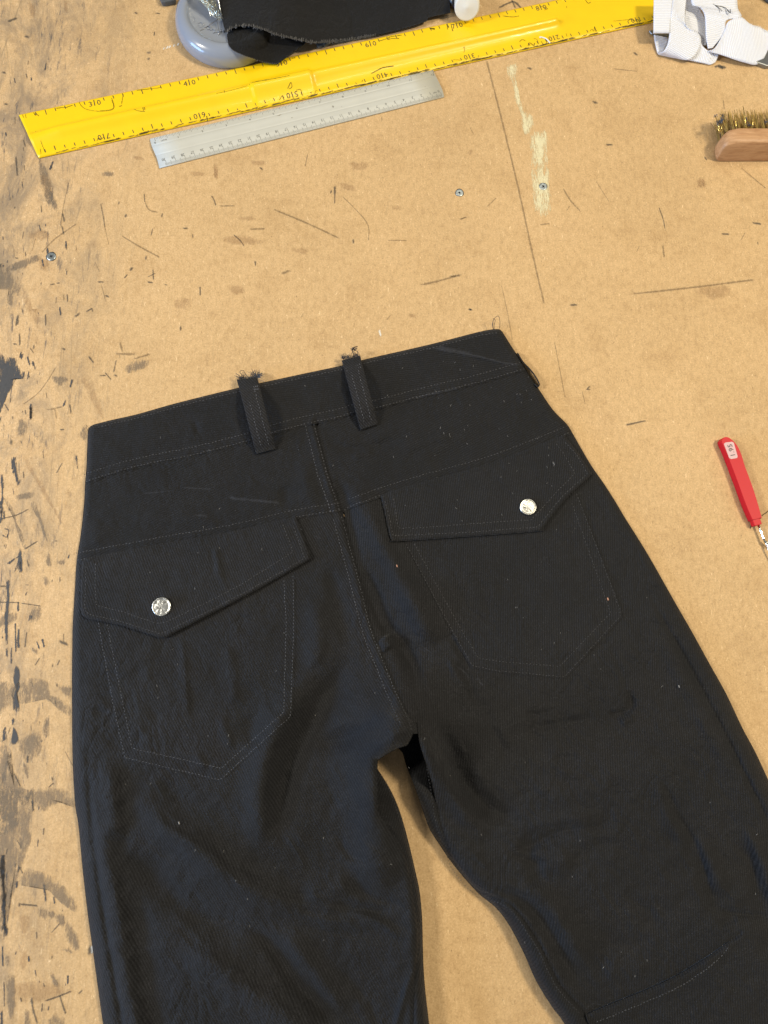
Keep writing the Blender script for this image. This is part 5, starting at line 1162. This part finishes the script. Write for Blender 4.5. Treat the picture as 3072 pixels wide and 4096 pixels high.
# ------------------------------------------------------------------ black fabric scrap over the dish
M_scrap = denim('black_cotton_scrap', math.radians(12), pitch=.0009, tone=1.05, contrast=.5)
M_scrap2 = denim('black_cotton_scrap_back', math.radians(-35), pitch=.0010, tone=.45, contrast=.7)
scr = thing('fabric_scrap', P(1300, 60, 0), 'black cotton fabric scrap with frayed edge and a curled corner above the yellow ruler', 'fabric scrap')
topP = crom([(872, -60), (878, 10), (890, 85), (903, 130)], 3).tolist()+crom([(908, 127), (925, 114), (957, 104), (1000, 104), (1058, 120), (1106, 140), (1160, 152), (1203, 160), (1246, 170), (1324, 167), (1430, 153), (1563, 127), (1662, 100), (1709, 82)], 3).tolist()+[(1712, 70), (1802, 50), (1797, 0), (1790, -60)]
def Hs(px, py):
    px = np.asarray(px, float); py = np.asarray(py, float)
    t = np.clip((px-1050)/380, 0, 1); t = t*t*(3-2*t)
    h = .0275*(1-t)+.0042*t+.0035*np.clip((150-py)/150, 0, 1)*(t)
    dl = np.clip((px-885)/60, 0, 1); h -= .006*(1-dl)**2
    h += .0005*vnoise(px, py, 90, 8)+.0003*vnoise(px, py, 40, 9)-.0008*np.exp(-((px-(1400+(py-60)*.25))/9)**2)
    return np.maximum(h, np.atleast_1d(dish_z(np.atleast_1d(px), np.atleast_1d(py)))+.003) if np.ndim(px) else h
panel('fabric_layer', topP, Hs, M_scrap, scr, step=5, skirt=.0006)
under = crom([(908, 122), (909, 150), (913, 176), (922, 190), (937, 203), (970, 218), (1010, 232), (1050, 245), (1082, 252), (1098, 255), (1113, 252), (1135, 236), (1180, 202), (1225, 168), (1215, 140), (1100, 100), (950, 80)], 3).tolist()
def Hu(px, py):
    t = np.clip((py-100)/150, 0, 1); s_ = np.clip((px-905)/60, 0, 1)
    base = np.minimum(Hs(px, np.minimum(py, 160.))-.0045, .022)
    q_ = np.clip((px-950)/150, 0, 1); q_ = q_*q_*(3-2*q_)
    lo = .0205-.0148*q_
    h = base*(1-t)**1.1+lo*(1-(1-t)**1.1)
    return np.maximum(np.maximum(h, .0052), dish_z(px, py)+.0014)
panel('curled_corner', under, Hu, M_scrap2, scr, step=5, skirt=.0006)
fz_ = Acc()
edge = densify(crom([(908, 127), (925, 114), (957, 104), (1000, 104), (1058, 120), (1106, 140), (1160, 152), (1203, 160), (1246, 170), (1324, 167), (1430, 153), (1500, 140)], 4), 5, False)
for i, q in enumerate(edge):
    L = random.uniform(4, 11); zq = float(Hs(q[0], q[1])); a = random.gauss(0, .25)
    V, F = tube_data(at(np.array([q[0], q[0]+math.sin(a)*L]), np.array([q[1]+2, q[1]-L]), np.array([zq, zq+.0008])), .00013, 3); fz_.add(V, F)
    if random.random() < .5:
        V, F = tube_data(at(np.array([q[0], q[0]+math.sin(a)*L]), np.array([q[1], q[1]+L*.8]), np.array([zq, zq-.0004])), .00012, 3); fz_.add(V, F)
edge = densify(crom([(909, 150), (913, 176), (922, 190), (937, 203), (970, 218), (1010, 232), (1050, 245), (1082, 252), (1113, 252)], 4), 6, False)
for q in edge:
    L = random.uniform(3, 7); zq = float(Hu(np.array([q[0]]), np.array([q[1]]))[0]); a = random.gauss(.3, .4)
    V, F = tube_data(at(np.array([q[0], q[0]-math.sin(a)*L]), np.array([q[1]-1, q[1]+L]), np.array([zq, zq+.0002])), .0001, 3); fz_.add(V, F)
fz_.build('frayed_edge', simple('light_grey_fray', (.30, .30, .31), .8), scr, False, 'stuff')

# small grey clip under the scrap
M_gr = simple('grey_blue_metal', (0.24, 0.27, 0.29), .4, .4, var=.2, vscale=200)
bot_ = [P(x, y, .0005) for x, y in ((1262, 150), (1266, 185), (1272, 197), (1300, 192), (1318, 180), (1340, 165), (1340, 140))]
top_ = [v+Vector((.0, .001, .0026)) for v in bot_]
V, F = prism_data(bot_, top_); clip = mesh('metal_clip', V, F, M_gr, None, False); bevel(clip, .0008)
tag(clip, 'small grey-blue metal clip peeping out between the fabric scrap and the yellow ruler', 'clip')
hv = P(1292, 186, .0031); V = [hv+Vector((math.cos(t*.6)*.0016, math.sin(t*.6)*.0009, .0002)) for t in range(10)]
mesh('dark_hole', V, [list(range(10))], M_hole, clip, False)

# ------------------------------------------------------------------ white capped bottle
M_wc = simple('white_cap', (0.80, 0.79, 0.72), .42, 0, .4, bump=.00003, bscale=200); M_bk = simple('black_bottle', (0.02, 0.02, 0.022), .3)
rc = .0134; cc = P(1868, 30, .0150); ax = Vector((.06, 1, -.02)).normalized()
ax = (Matrix.Rotation(-.10, 3, 'Z') @ Vector((0, .93, -.36))).normalized()
lift_ = .0205; cc = P(1868, 31, lift_)
bt = thing('glue_bottle', Vector((cc.x, cc.y, 0)), 'white round bottle cap facing the camera beside the black scrap, above the yellow ruler', 'bottle')
e1 = ax.cross(Vector((0, 0, 1))).normalized(); e2 = e1.cross(ax)
def lathe(name, prof, c, axv, mat, parent, seg_=40):
    e1 = axv.cross(Vector((0, 0, 1))).normalized() if abs(axv.z) < .99 else Vector((1, 0, 0)); e2 = e1.cross(axv)
    bm = bmesh.new(); prev = None
    for r_, h_ in prof:
        if r_ < 1e-7: cur = [bm.verts.new(c+axv*h_)]
        else: cur = [bm.verts.new(c+axv*h_+e1*(r_*math.cos(i*2*math.pi/seg_))+e2*(r_*math.sin(i*2*math.pi/seg_))) for i in range(seg_)]
        if prev:
            if len(prev) == 1:
                for i in range(seg_): bm.faces.new([prev[0], cur[(i+1) % seg_], cur[i]])
            elif len(cur) == 1:
                for i in range(seg_): bm.faces.new([prev[i], prev[(i+1) % seg_], cur[0]])
            else:
                for i in range(seg_): bm.faces.new([prev[i], prev[(i+1) % seg_], cur[(i+1) % seg_], cur[i]])
        prev = cur
    bmesh.ops.recalc_face_normals(bm, faces=bm.faces)
    return empties_bm(name, bm, mat, parent)
lathe('cap', [(0, .0004), (.0010, .0001), (.0018, .0005), (rc*.86, .0003), (rc*.95, .0006), (rc, .0018), (rc*1.01, .022), (rc*.98, .023)], cc, ax, M_wc, bt)
lathe('bottle_body', [(rc*.8, .021), (rc*1.05, .024), (rc*1.08, .05), (0, .05)], cc, ax, M_bk, bt)
pe = thing('black_marker', P(1815, 5, .006), 'black marker barrel tucked between the fabric scrap and the white cap', 'marker')
V, F = tube_data([P(1822, 22, .0062), P(1812, 4, .0062), P(1790, -60, .0062)], .0055, 16, [.7, 1, 1]); mesh('barrel', V, F, M_bk, pe)
V, F = tube_data([P(1826, 30, .0062), P(1823, 24, .0062)], .0030, 12, [.6, 1]); mesh('nib_end', V, F, simple('marker_tip', (.02, .02, .08), .5), pe)

# blue dish edge, grey spool, at the top of the frame
M_blue = simple('blue_plastic', (0.035, 0.10, 0.26), .35, 0, .5, .3)
cb = P(2232, -76, 0); bl = thing('blue_dish', cb, 'blue plastic dish of which only the near rim shows behind the yellow ruler', 'dish')
lathe('dish_body', [(0, .0005), (.018, .0005), (.0225, .003), (.0235, .009), (.0228, .0095), (.021, .0035), (0, .002)], cb, Vector((0, 0, 1)), M_blue, bl)
M_gs = simple('slate_grey_plastic', (0.075, 0.085, 0.095), .5, var=.3, vscale=120)
bot_ = [P(x, y, .0005) for x, y in ((640, -60), (641, 5), (650, 26), (664, 27), (690, 22), (705, 16), (712, -60))]; top_ = [v+Vector((0, 0, .006)) for v in bot_]
V, F = prism_data(bot_, top_); gb = bevel(mesh('sharpening_stone', V, F, M_gs, None, False), .0012); tag(gb, 'dark slate-grey block at the top edge, left of the pin dish', 'block')
cg = P(3096, -22, 0); gsp = thing('thread_spool', cg, 'grey thread spool at the top right corner, right of the white elastic', 'spool')
lathe('spool_body', [(0, .0), (.016, .0), (.0165, .002), (.013, .004), (.013, .010), (.0165, .012), (.016, .014), (0, .014)], cg, Vector((0, 0, 1)), M_gs, gsp)

# ------------------------------------------------------------------ metal snips under the elastic
M_sn = simple('grey_steel', (0.28, 0.29, 0.29), .38, .8, var=.15, vscale=200)
sn = thing('thread_snips', P(2850, 180, 0), 'grey steel snips lying under the white elastic, point to the left', 'snips')
def slab(name, pts, z0_, h, mat, parent, bw=.0006):
    b_ = [P(x, y, z0_) for x, y in pts]; t_ = [v+Vector((0, 0, h)) for v in b_]; V, F = prism_data(b_, t_); return bevel(mesh(name, V, F, mat, parent, False), bw)
slab('blade', [(2592, 128), (2606, 126), (2720, 136), (2900, 165), (2900, 190), (2700, 158), (2604, 142)], .0012, .0022, M_sn, sn)
slab('handle', [(2860, 165), (3000, 178), (3140, 172), (3180, 260), (3060, 276), (3020, 262), (2900, 205)], .0005, .0042, M_sn, sn, .0012)

# ------------------------------------------------------------------ white elastic
def elastic_mat():
    m, nt, b = newmat('white_ribbed_elastic')
    b.inputs['Base Color'].default_value = (.9, .9, .9, 1); b.inputs['Roughness'].default_value = .75; b.inputs['Specular IOR Level'].default_value = .2
    b.inputs['Subsurface Weight'].default_value = .0
    at_ = N(nt, 'ShaderNodeAttribute', attribute_name='mask')
    w = math_(nt, 'SINE', math_(nt, 'MULTIPLY', at_.outputs['Fac'], 2*math.pi))
    c = ramp(nt, math_(nt, 'MULTIPLY_ADD', w, .5, .5), [(0, (.66, .69, .80)), (.5, (.86, .89, .97))]); nt.links.new(c, b.inputs['Base Color'])
    n1 = bumpn(nt, w, .6, .00035); n2 = bumpn(nt, noise(nt, mapping(nt), 1500, 3), .4, .0002, n1); nt.links.new(n2, b.inputs['Normal'])
    return m
M_el = elastic_mat()
el = thing('elastic_band', P(2800, 100, 0), 'white ribbed elastic loosely looped on the snips, with black pen scribble on it', 'elastic')
E3 = conv(2500, 0, 2.9)
def ribbon(edgeA, edgeB, name='elastic_loop', pitch=.0019, n=5, nz=14):
    """edge curves: (zoomx, zoomy, z mm)"""
    A = [(*E3([(x, y)])[0], z*1e-3) for x, y, z in edgeA]; B = [(*E3([(x, y)])[0], z*1e-3) for x, y, z in edgeB]
    A = crom(np.array(A), n); B = crom(np.array(B), n); A3 = at(A[:, 0], A[:, 1], A[:, 2]); B3 = at(B[:, 0], B[:, 1], B[:, 2])
    V, F = strip_mesh(A3, B3, nz)
    mid = (A3+B3)/2; s_ = np.r_[0, np.cumsum(np.linalg.norm(np.diff(mid, axis=0), axis=1))]/pitch
    mk = np.repeat(s_, nz+1)
    me_o = mesh(name, V, F, M_el, el, True, mask=mk); solid(me_o, .0011, 0); return me_o
ribx = {}
# long direction runs left-right; edges are upper and lower selvedge
ribbon([(338, -90, 24), (333, 120, 22), (330, 385, 17)], [(560, -90, 24), (535, 120, 22), (515, 385, 17)], pitch=.0019)       # inner upright
ribbon([(336, 405, 4), (345, 480, 3.2), (375, 610, 2)], [(505, 440, 4.0), (490, 520, 3.2), (440, 600, 2)], pitch=.0019, nz=8)
def cross_ribbon(edgeA, edgeB, pitch=.0019):
    return ribbon(edgeA, edgeB, pitch=pitch)
# front band sweeping from the lower-left fold to the lower right
cross_ribbon([(378, 615, 1.5), (440, 600, 7), (490, 520, 12), (515, 400, 16), (520, 230, 20), (545, 80, 23), (560, -90, 24)],
             [(385, 630, 1.0), (600, 675, 3), (760, 690, 5.5), (870, 560, 9), (860, 400, 14), (700, 290, 18), (715, -90, 22)])
cross_ribbon([(700, 285, 17.5), (860, 400, 13.5), (890, 520, 10), (965, 590, 7.5), (1050, 610, 5), (1088, 640, 4)],
             [(600, 672, 3), (700, 692, 2.4), (830, 718, 2), (930, 738, 1.6), (990, 750, 1.4), (1045, 725, 1.4)])
# middle hollow
cross_ribbon([(712, -90, 20), (700, 120, 17), (697, 290, 12), (860, 400, 9), (892, 525, 7)], [(800, -90, 20), (860, 90, 16.5), (935, 230, 13), (940, 400, 10), (938, 525, 7.5)])
# upper right flat band with writing
cross_ribbon([(765, -90, 26), (768, 0, 25.5), (790, 62, 25), (870, 90, 24), (920, 160, 22), (935, 280, 19), (940, 430, 15), (965, 568, 10)],
             [(1300, -90, 24), (1300, 20, 24), (1310, 110, 23), (1345, 200, 20.5), (1180, 235, 20), (1155, 350, 16), (1100, 450, 13), (1010, 560, 10)])
# right end falling over the snips
cross_ribbon([(970, 590, 9), (1040, 560, 11), (1110, 450, 14), (1160, 340, 17), (1200, 250, 20), (1340, 200, 20.5), (1450, 280, 18), (1580, 330, 14), (1680, 380, 11)],
             [(975, 596, 8), (1040, 618, 8), (1100, 632, 7.5), (1200, 665, 7), (1300, 700, 6), (1400, 728, 5), (1520, 752, 3), (1600, 690, 4), (1665, 560, 7)])
# pen scribble
sc2 = Acc()
def scr_(pts, z, r=.00035):
    q = crom(np.array([(*E3([(x, y)])[0], z) for x, y in pts]), 5); V, F = tube_data(at(q[:, 0], q[:, 1], q[:, 2]), r, 4); sc2.add(V, F)
for L in ([(965, -10), (970, 25), (1000, 40), (1005, 5), (990, -12)], [(1010, 0), (1015, 45), (1060, 65), (1090, 70)], [(1030, 55), (1080, 85), (1110, 110), (1120, 130)], [(1060, 68), (1120, 75), (1170, 95), (1195, 130), (1225, 148), (1220, 105)], [(1190, 110), (1205, 135), (1228, 140)], [(985, 15), (1030, 20)], [(1025, -10), (1020, 30), (1035, 50)]): scr_(L, .0248)
scr_([(845, 120), (850, 145)], .0250, .0003)
sc2.build('pen_scribble', M_ink, el, False)
fzz = Acc()
for i in range(70):
    t = random.random(); x, y = 1450+200*t, 285+90*t+8*math.sin(t*9); zz = .018-.006*t; q = np.array([(*E3([(x, y)])[0], zz), (*E3([(x+random.gauss(10, 12), y-random.uniform(8, 28))])[0], zz+.001)])
    V, F = tube_data(at(q[:, 0], q[:, 1], q[:, 2]), .0001, 3); fzz.add(V, F)
fzz.build('cut_edge_fuzz', simple('white_fuzz', (.85, .85, .85), .8), el, False, 'stuff')

# ------------------------------------------------------------------ brass wire brush
def wood_mat():
    m, nt, b = newmat('beech_wood')
    v = mapping(nt, scale=(.35, 2.2, 1.4)); n1 = noise(nt, v, 160, 4, .6, .6); n2 = noise(nt, mapping(nt, scale=(.2, 6, 5)), 250, 3, .7)
    c = ramp(nt, n1, [(0.3, (.42, .22, .10)), (.5, (.52, .30, .15)), (.72, (.60, .36, .19))])
    c = mixc(nt, 1, c, ramp(nt, n2, [(.3, (.82, .78, .74)), (.6, (1.06, 1.06, 1.06))]), 'MULTIPLY'); nt.links.new(c, b.inputs['Base Color'])
    b.inputs['Roughness'].default_value = .5; nt.links.new(bumpn(nt, n2, .3, .0003), b.inputs['Normal']); return m
M_wood = wood_mat()
zb_ = .026
b0 = P(2866, 646, 0); b1 = P(3300, 645, 0); ubr = (b1-b0).normalized(); nbr = Vector((-ubr.y, ubr.x, 0))
br = thing('wire_brush', b0+ubr*.06, 'wire brush with beech handle and brass bristles, lying on its side at the right edge', 'wire brush')
depth = (P(3040, 508, zb_)-P(3040, 567, zb_)).dot(nbr); y0b = (P(3040, 567, zb_)-b0).dot(nbr)
Lbr = .14
bm = bmesh.new(); NA = 10; cols = []
def end_x(f):  # how far the end is rounded (z profile)
    return 0
for ty in np.linspace(0, 1, 9):
    col_ = []
    # plan-rounded end: x start depends on ty ; elevation rounding depends on z
    for tz in np.linspace(0, 1, 13):
        rx = .011*(1-math.sqrt(max(0, 1-(max(0, (tz-.55)/.45))**2)))*1.0+.004*(1-math.sqrt(max(0, 1-(max(0, (.25-tz)/.25))**2)))
        ry = .004*max(0, (ty-.45)/.55)**2*1.6+.0015*max(0, (.2-ty)/.2)**2
        y_ = (y0b if tz > .5 else y0b)*1.0*tz*0+(-.0005+(y0b+.0005)*tz**1.3)*(1-ty)+(y0b+depth)*ty
        col_.append((rx+ry-.003, y_, .0005+(zb_-.0005)*tz-.0016*(max(0, (abs(ty-.5)-.38)/.12))**2*(1 if tz > .9 else 0)))
    cols.append(col_)
rowsx = np.r_[[0.0], np.linspace(.004, Lbr, 12)]
V = []; F = []
nt_, nz_ = len(cols), 13
# shell: left end cap (grid) + long faces
def vid(k_, i, j): return k_*nt_*nz_+i*nz_+j
for k_, xx in enumerate((0, .02, Lbr)):
    for i in range(nt_):
        for j in range(nz_):
            x_, y_, z_ = cols[i][j]
            if k_ == 2: x_ = Lbr-x_
            if k_ == 1: x_ = .02
            V.append(b0+ubr*x_+nbr*y_+Vector((0, 0, z_)))
for i in range(nt_-1):
    for j in range(nz_-1):
        F.append([vid(0, i, j), vid(0, i, j+1), vid(0, i+1, j+1), vid(0, i+1, j)]); F.append([vid(2, i, j), vid(2, i+1, j), vid(2, i+1, j+1), vid(2, i, j+1)])
for k_ in (0, 1):
    for i in range(nt_-1):
        F.append([vid(k_, i, nz_-1), vid(k_+1, i, nz_-1), vid(k_+1, i+1, nz_-1), vid(k_, i+1, nz_-1)]); F.append([vid(k_, i, 0), vid(k_, i+1, 0), vid(k_+1, i+1, 0), vid(k_+1, i, 0)])
    for j in range(nz_-1):
        F.append([vid(k_, 0, j), vid(k_+1, 0, j), vid(k_+1, 0, j+1), vid(k_, 0, j+1)]); F.append([vid(k_, nt_-1, j), vid(k_, nt_-1, j+1), vid(k_+1, nt_-1, j+1), vid(k_+1, nt_-1, j)])
hd = mesh('handle', V, F, M_wood, br, True)
hd.modifiers.new('w', 'WELD').merge_threshold = .00005; bevel(hd, .0010, 3)
M_brass = simple('brass_wire', (0.70, 0.53, 0.19), .4, .45, var=.35, vscale=900); M_brassd = simple('tarnished_brass', (0.34, 0.25, 0.09), .5, .3)
def bristles(nm, mat, N_, seedx):
    random.seed(seedx); a = Acc()
    for c in range(N_):
        row = random.randint(0, 4); cx = .0035+.0068*random.randint(0, 19)+(row % 2)*.0034; cz = .0045+row*.0042
        x_ = cx+random.gauss(0, .0007); z_ = cz+random.gauss(0, .0007)
        L = random.uniform(.020, .027); dx = random.gauss(-.0006, .0016)-(.004*random.random() if cx < .008 else 0); dz = random.gauss(0, .0012)
        p0 = b0+ubr*x_+nbr*(y0b+depth-.001)+Vector((0, 0, z_)); p2 = p0+nbr*L+ubr*dx+Vector((0, 0, dz)); pm = (p0+p2)/2+ubr*random.gauss(0, .0004)
        V, F = tube_data([p0, pm, p2], .00017, 3); a.add(V, F)
    return a.build(nm, mat, br, False, 'stuff')
bristles('bristles', M_brass, 800, 3); bristles('bristles', M_brassd, 800, 4)
random.seed(11)
a = Acc()
for x0_, y0_, x1_, y1_, z0_, z1_ in ((2880, 530, 2860, 462, .020, .022), (2884, 528, 2866, 485, .016, .02), (2890, 525, 2880, 490, .02, .021), (2984, 515, 2972, 424, .022, .026), (2986, 514, 2974, 430, .02, .025), (2946, 516, 2938, 440, .022, .022), (2946, 516, 2934, 450, .022, .022), (3012, 510, 3008, 440, .022, .023), (2880, 532, 2864, 500, .02, .02)):
    V, F = tube_data(at(np.array([x0_, (x0_+x1_)/2+1, x1_]), np.array([y0_, (y0_+y1_)/2, y1_]), np.array([z0_, (z0_+z1_)/2, z1_])), .00032, 5); a.add(V, F)
a.build('stray_bristles', simple('bright_brass', (0.85, 0.66, 0.22), .25, .9), br, True, 'stuff')
V, F = tube_data(at(np.array([2831, 2845, 2856]), np.array([486, 504, 526]), np.array([.012, .013, .014])), .00018, 4)
lw = Acc(); random.seed(5)
for cx_, cy_, n_ in ((2886, 482, 26), (2878, 488, 20), (2870, 494, 10), (2862, 466, 8), (2996, 500, 12), (2988, 478, 8), (3064, 486, 14), (2890, 466, 14)):
    for i in range(n_):
        x_, y_ = cx_+random.gauss(0, 3), cy_+random.gauss(0, 4); a_ = random.uniform(0, 6.3); z_ = .021+random.gauss(0, .001)
        V2, F2 = tube_data(at(np.array([x_, x_+math.cos(a_)*4, x_+math.cos(a_+.6)*8]), np.array([y_, y_+math.sin(a_)*4, y_+math.sin(a_+.6)*8]), np.array([z_, z_+.0006, z_])), .00022, 3); lw.add(V2, F2)
lw.build('fluff', simple('dark_fluff', (.07, .09, .14), .9), br, False, 'stuff')

# ------------------------------------------------------------------ seam ripper
def red_mat():
    m, nt, b = newmat('red_plastic'); b.inputs['Base Color'].default_value = (.56, .008, .018, 1); b.inputs['Specular IOR Level'].default_value = .3; b.inputs['Roughness'].default_value = .5; b.inputs['Subsurface Weight'].default_value = .15
    b.inputs['Subsurface Radius'].default_value = (.006, .001, .001); b.inputs['Subsurface Scale'].default_value = 1
    nt.links.new(bumpn(nt, noise(nt, mapping(nt), 900, 3), .3, .0001), b.inputs['Normal']); return m
M_red = red_mat()
zt_ = .0085
sr = thing('seam_ripper', P(2960, 1925, 0), 'red plastic seam ripper with a small white price sticker, right of the trousers', 'seam ripper')
T = conv(2500, 1600, 2.766)
outl = T([(1078, 440), (1100, 412), (1150, 416), (1215, 470), (1262, 540), (1300, 640), (1330, 740), (1420, 985), (1508, 1280), (1500, 1302), (1420, 1322), (1402, 1300), (1330, 1130), (1240, 880), (1140, 620), (1075, 470)])
outl = crom(np.array(outl), 3, closed=True)
top_ = [P(x, y, zt_) for x, y in outl]; cx = sum(top_, Vector())/len(top_)
bot_ = [Vector((v.x, v.y, .0006))+((Vector((v.x, v.y, 0))-Vector((cx.x, cx.y, 0))).normalized()*.0004) for v in top_]
V, F = prism_data(bot_, top_); F[0] = F[0]; hnd = mesh('handle', V, F, M_red, sr, False); bevel(hnd, .0009, 3)
col = T([(1408, 1312), (1428, 1378), (1440, 1395), (1500, 1378), (1518, 1370), (1503, 1330), (1498, 1305)])
top_ = [P(x, y, .0072) for x, y in col]; bot_ = [Vector((v.x, v.y, .0014)) for v in top_]
V, F = prism_data(bot_, top_); bevel(mesh('collar', V, F, M_red, sr, False), .0006)
M_chr = simple('bright_steel', (0.88, 0.90, 0.82), .12, 1.0)
sh = T([(1472, 1370), (1500, 1450), (1530, 1530), (1552, 1585)]); hz = [.0045, .0045, .0045, .0045]
V, F = tube_data([P(x, y, z) for (x, y), z in zip(sh, hz)], .0011, 12); mesh('shaft', V, F, M_chr, sr)
V, F = tube_data([P(x, y, .0045) for x, y in T([(1545, 1560), (1570, 1600), (1590, 1660), (1640, 1760), (1700, 1860)])], .0009, 8, [1.1, 1.1, 1, .7, .2]); mesh('fork_prong', V, F, M_chr, sr)
V, F = tube_data([P(x, y, .0045) for x, y in T([(1552, 1560), (1590, 1590), (1625, 1625), (1650, 1650)])], .0008, 8, [1.2, 1, .8, .5]); mesh('fork_prong', V, F, M_chr, sr)
V, F = tube_data([P(3072, 2185, .0045), P(3076, 2189, .0045)], .0012, 8); mesh('red_ball', V, F, M_red, sr)
stq = T([(1094, 486), (1112, 470), (1185, 462), (1204, 474), (1247, 625), (1240, 642), (1172, 654), (1152, 640)])
M_stk = simple('price_sticker', (0.62, 0.42, 0.43), .5)
V = [P(x, y, zt_+.00012) for x, y in stq]; mesh('price_sticker', V, [list(range(len(V)))[::-1]], M_stk, sr, False)
oS = P(*T([(1170, 560)])[0], zt_); dS = (P(*T([(1213, 690)])[0], zt_)-P(*T([(1130, 425)])[0], zt_)).normalized()
frs = Plane2(oS, -dS, Vector((dS.y, -dS.x, 0)), lambda a_, b_: .0002)
pt = Acc(); put_text(pt, frs, '1.95', 0, -.0008, .0068, 0, .00008, 1.15); pt.build('price_print', M_ink, sr, False)
th_ = crom([(3048, 2063, .0004), (3056, 2056, .0004), (3066, 2050, .0004), (3080, 2036, .0004)], 4); V, F = tube_data(at(th_[:, 0], th_[:, 1], th_[:, 2]), .0004, 5)
tag(mesh('thread_snippet', V, F, simple('brown_thread', (.10, .07, .03), .8)), 'short dark thread running off the right edge beside the red seam ripper', 'thread')
th_ = crom([(3009, 2096, .0004), (3004, 2103, .0004), (3001, 2114, .0004)], 4); V, F = tube_data(at(th_[:, 0], th_[:, 1], th_[:, 2]), .0003, 5)
tag(mesh('thread_snippet', V, F, M_thr), 'tiny curved black thread under the collar of the red seam ripper', 'thread')
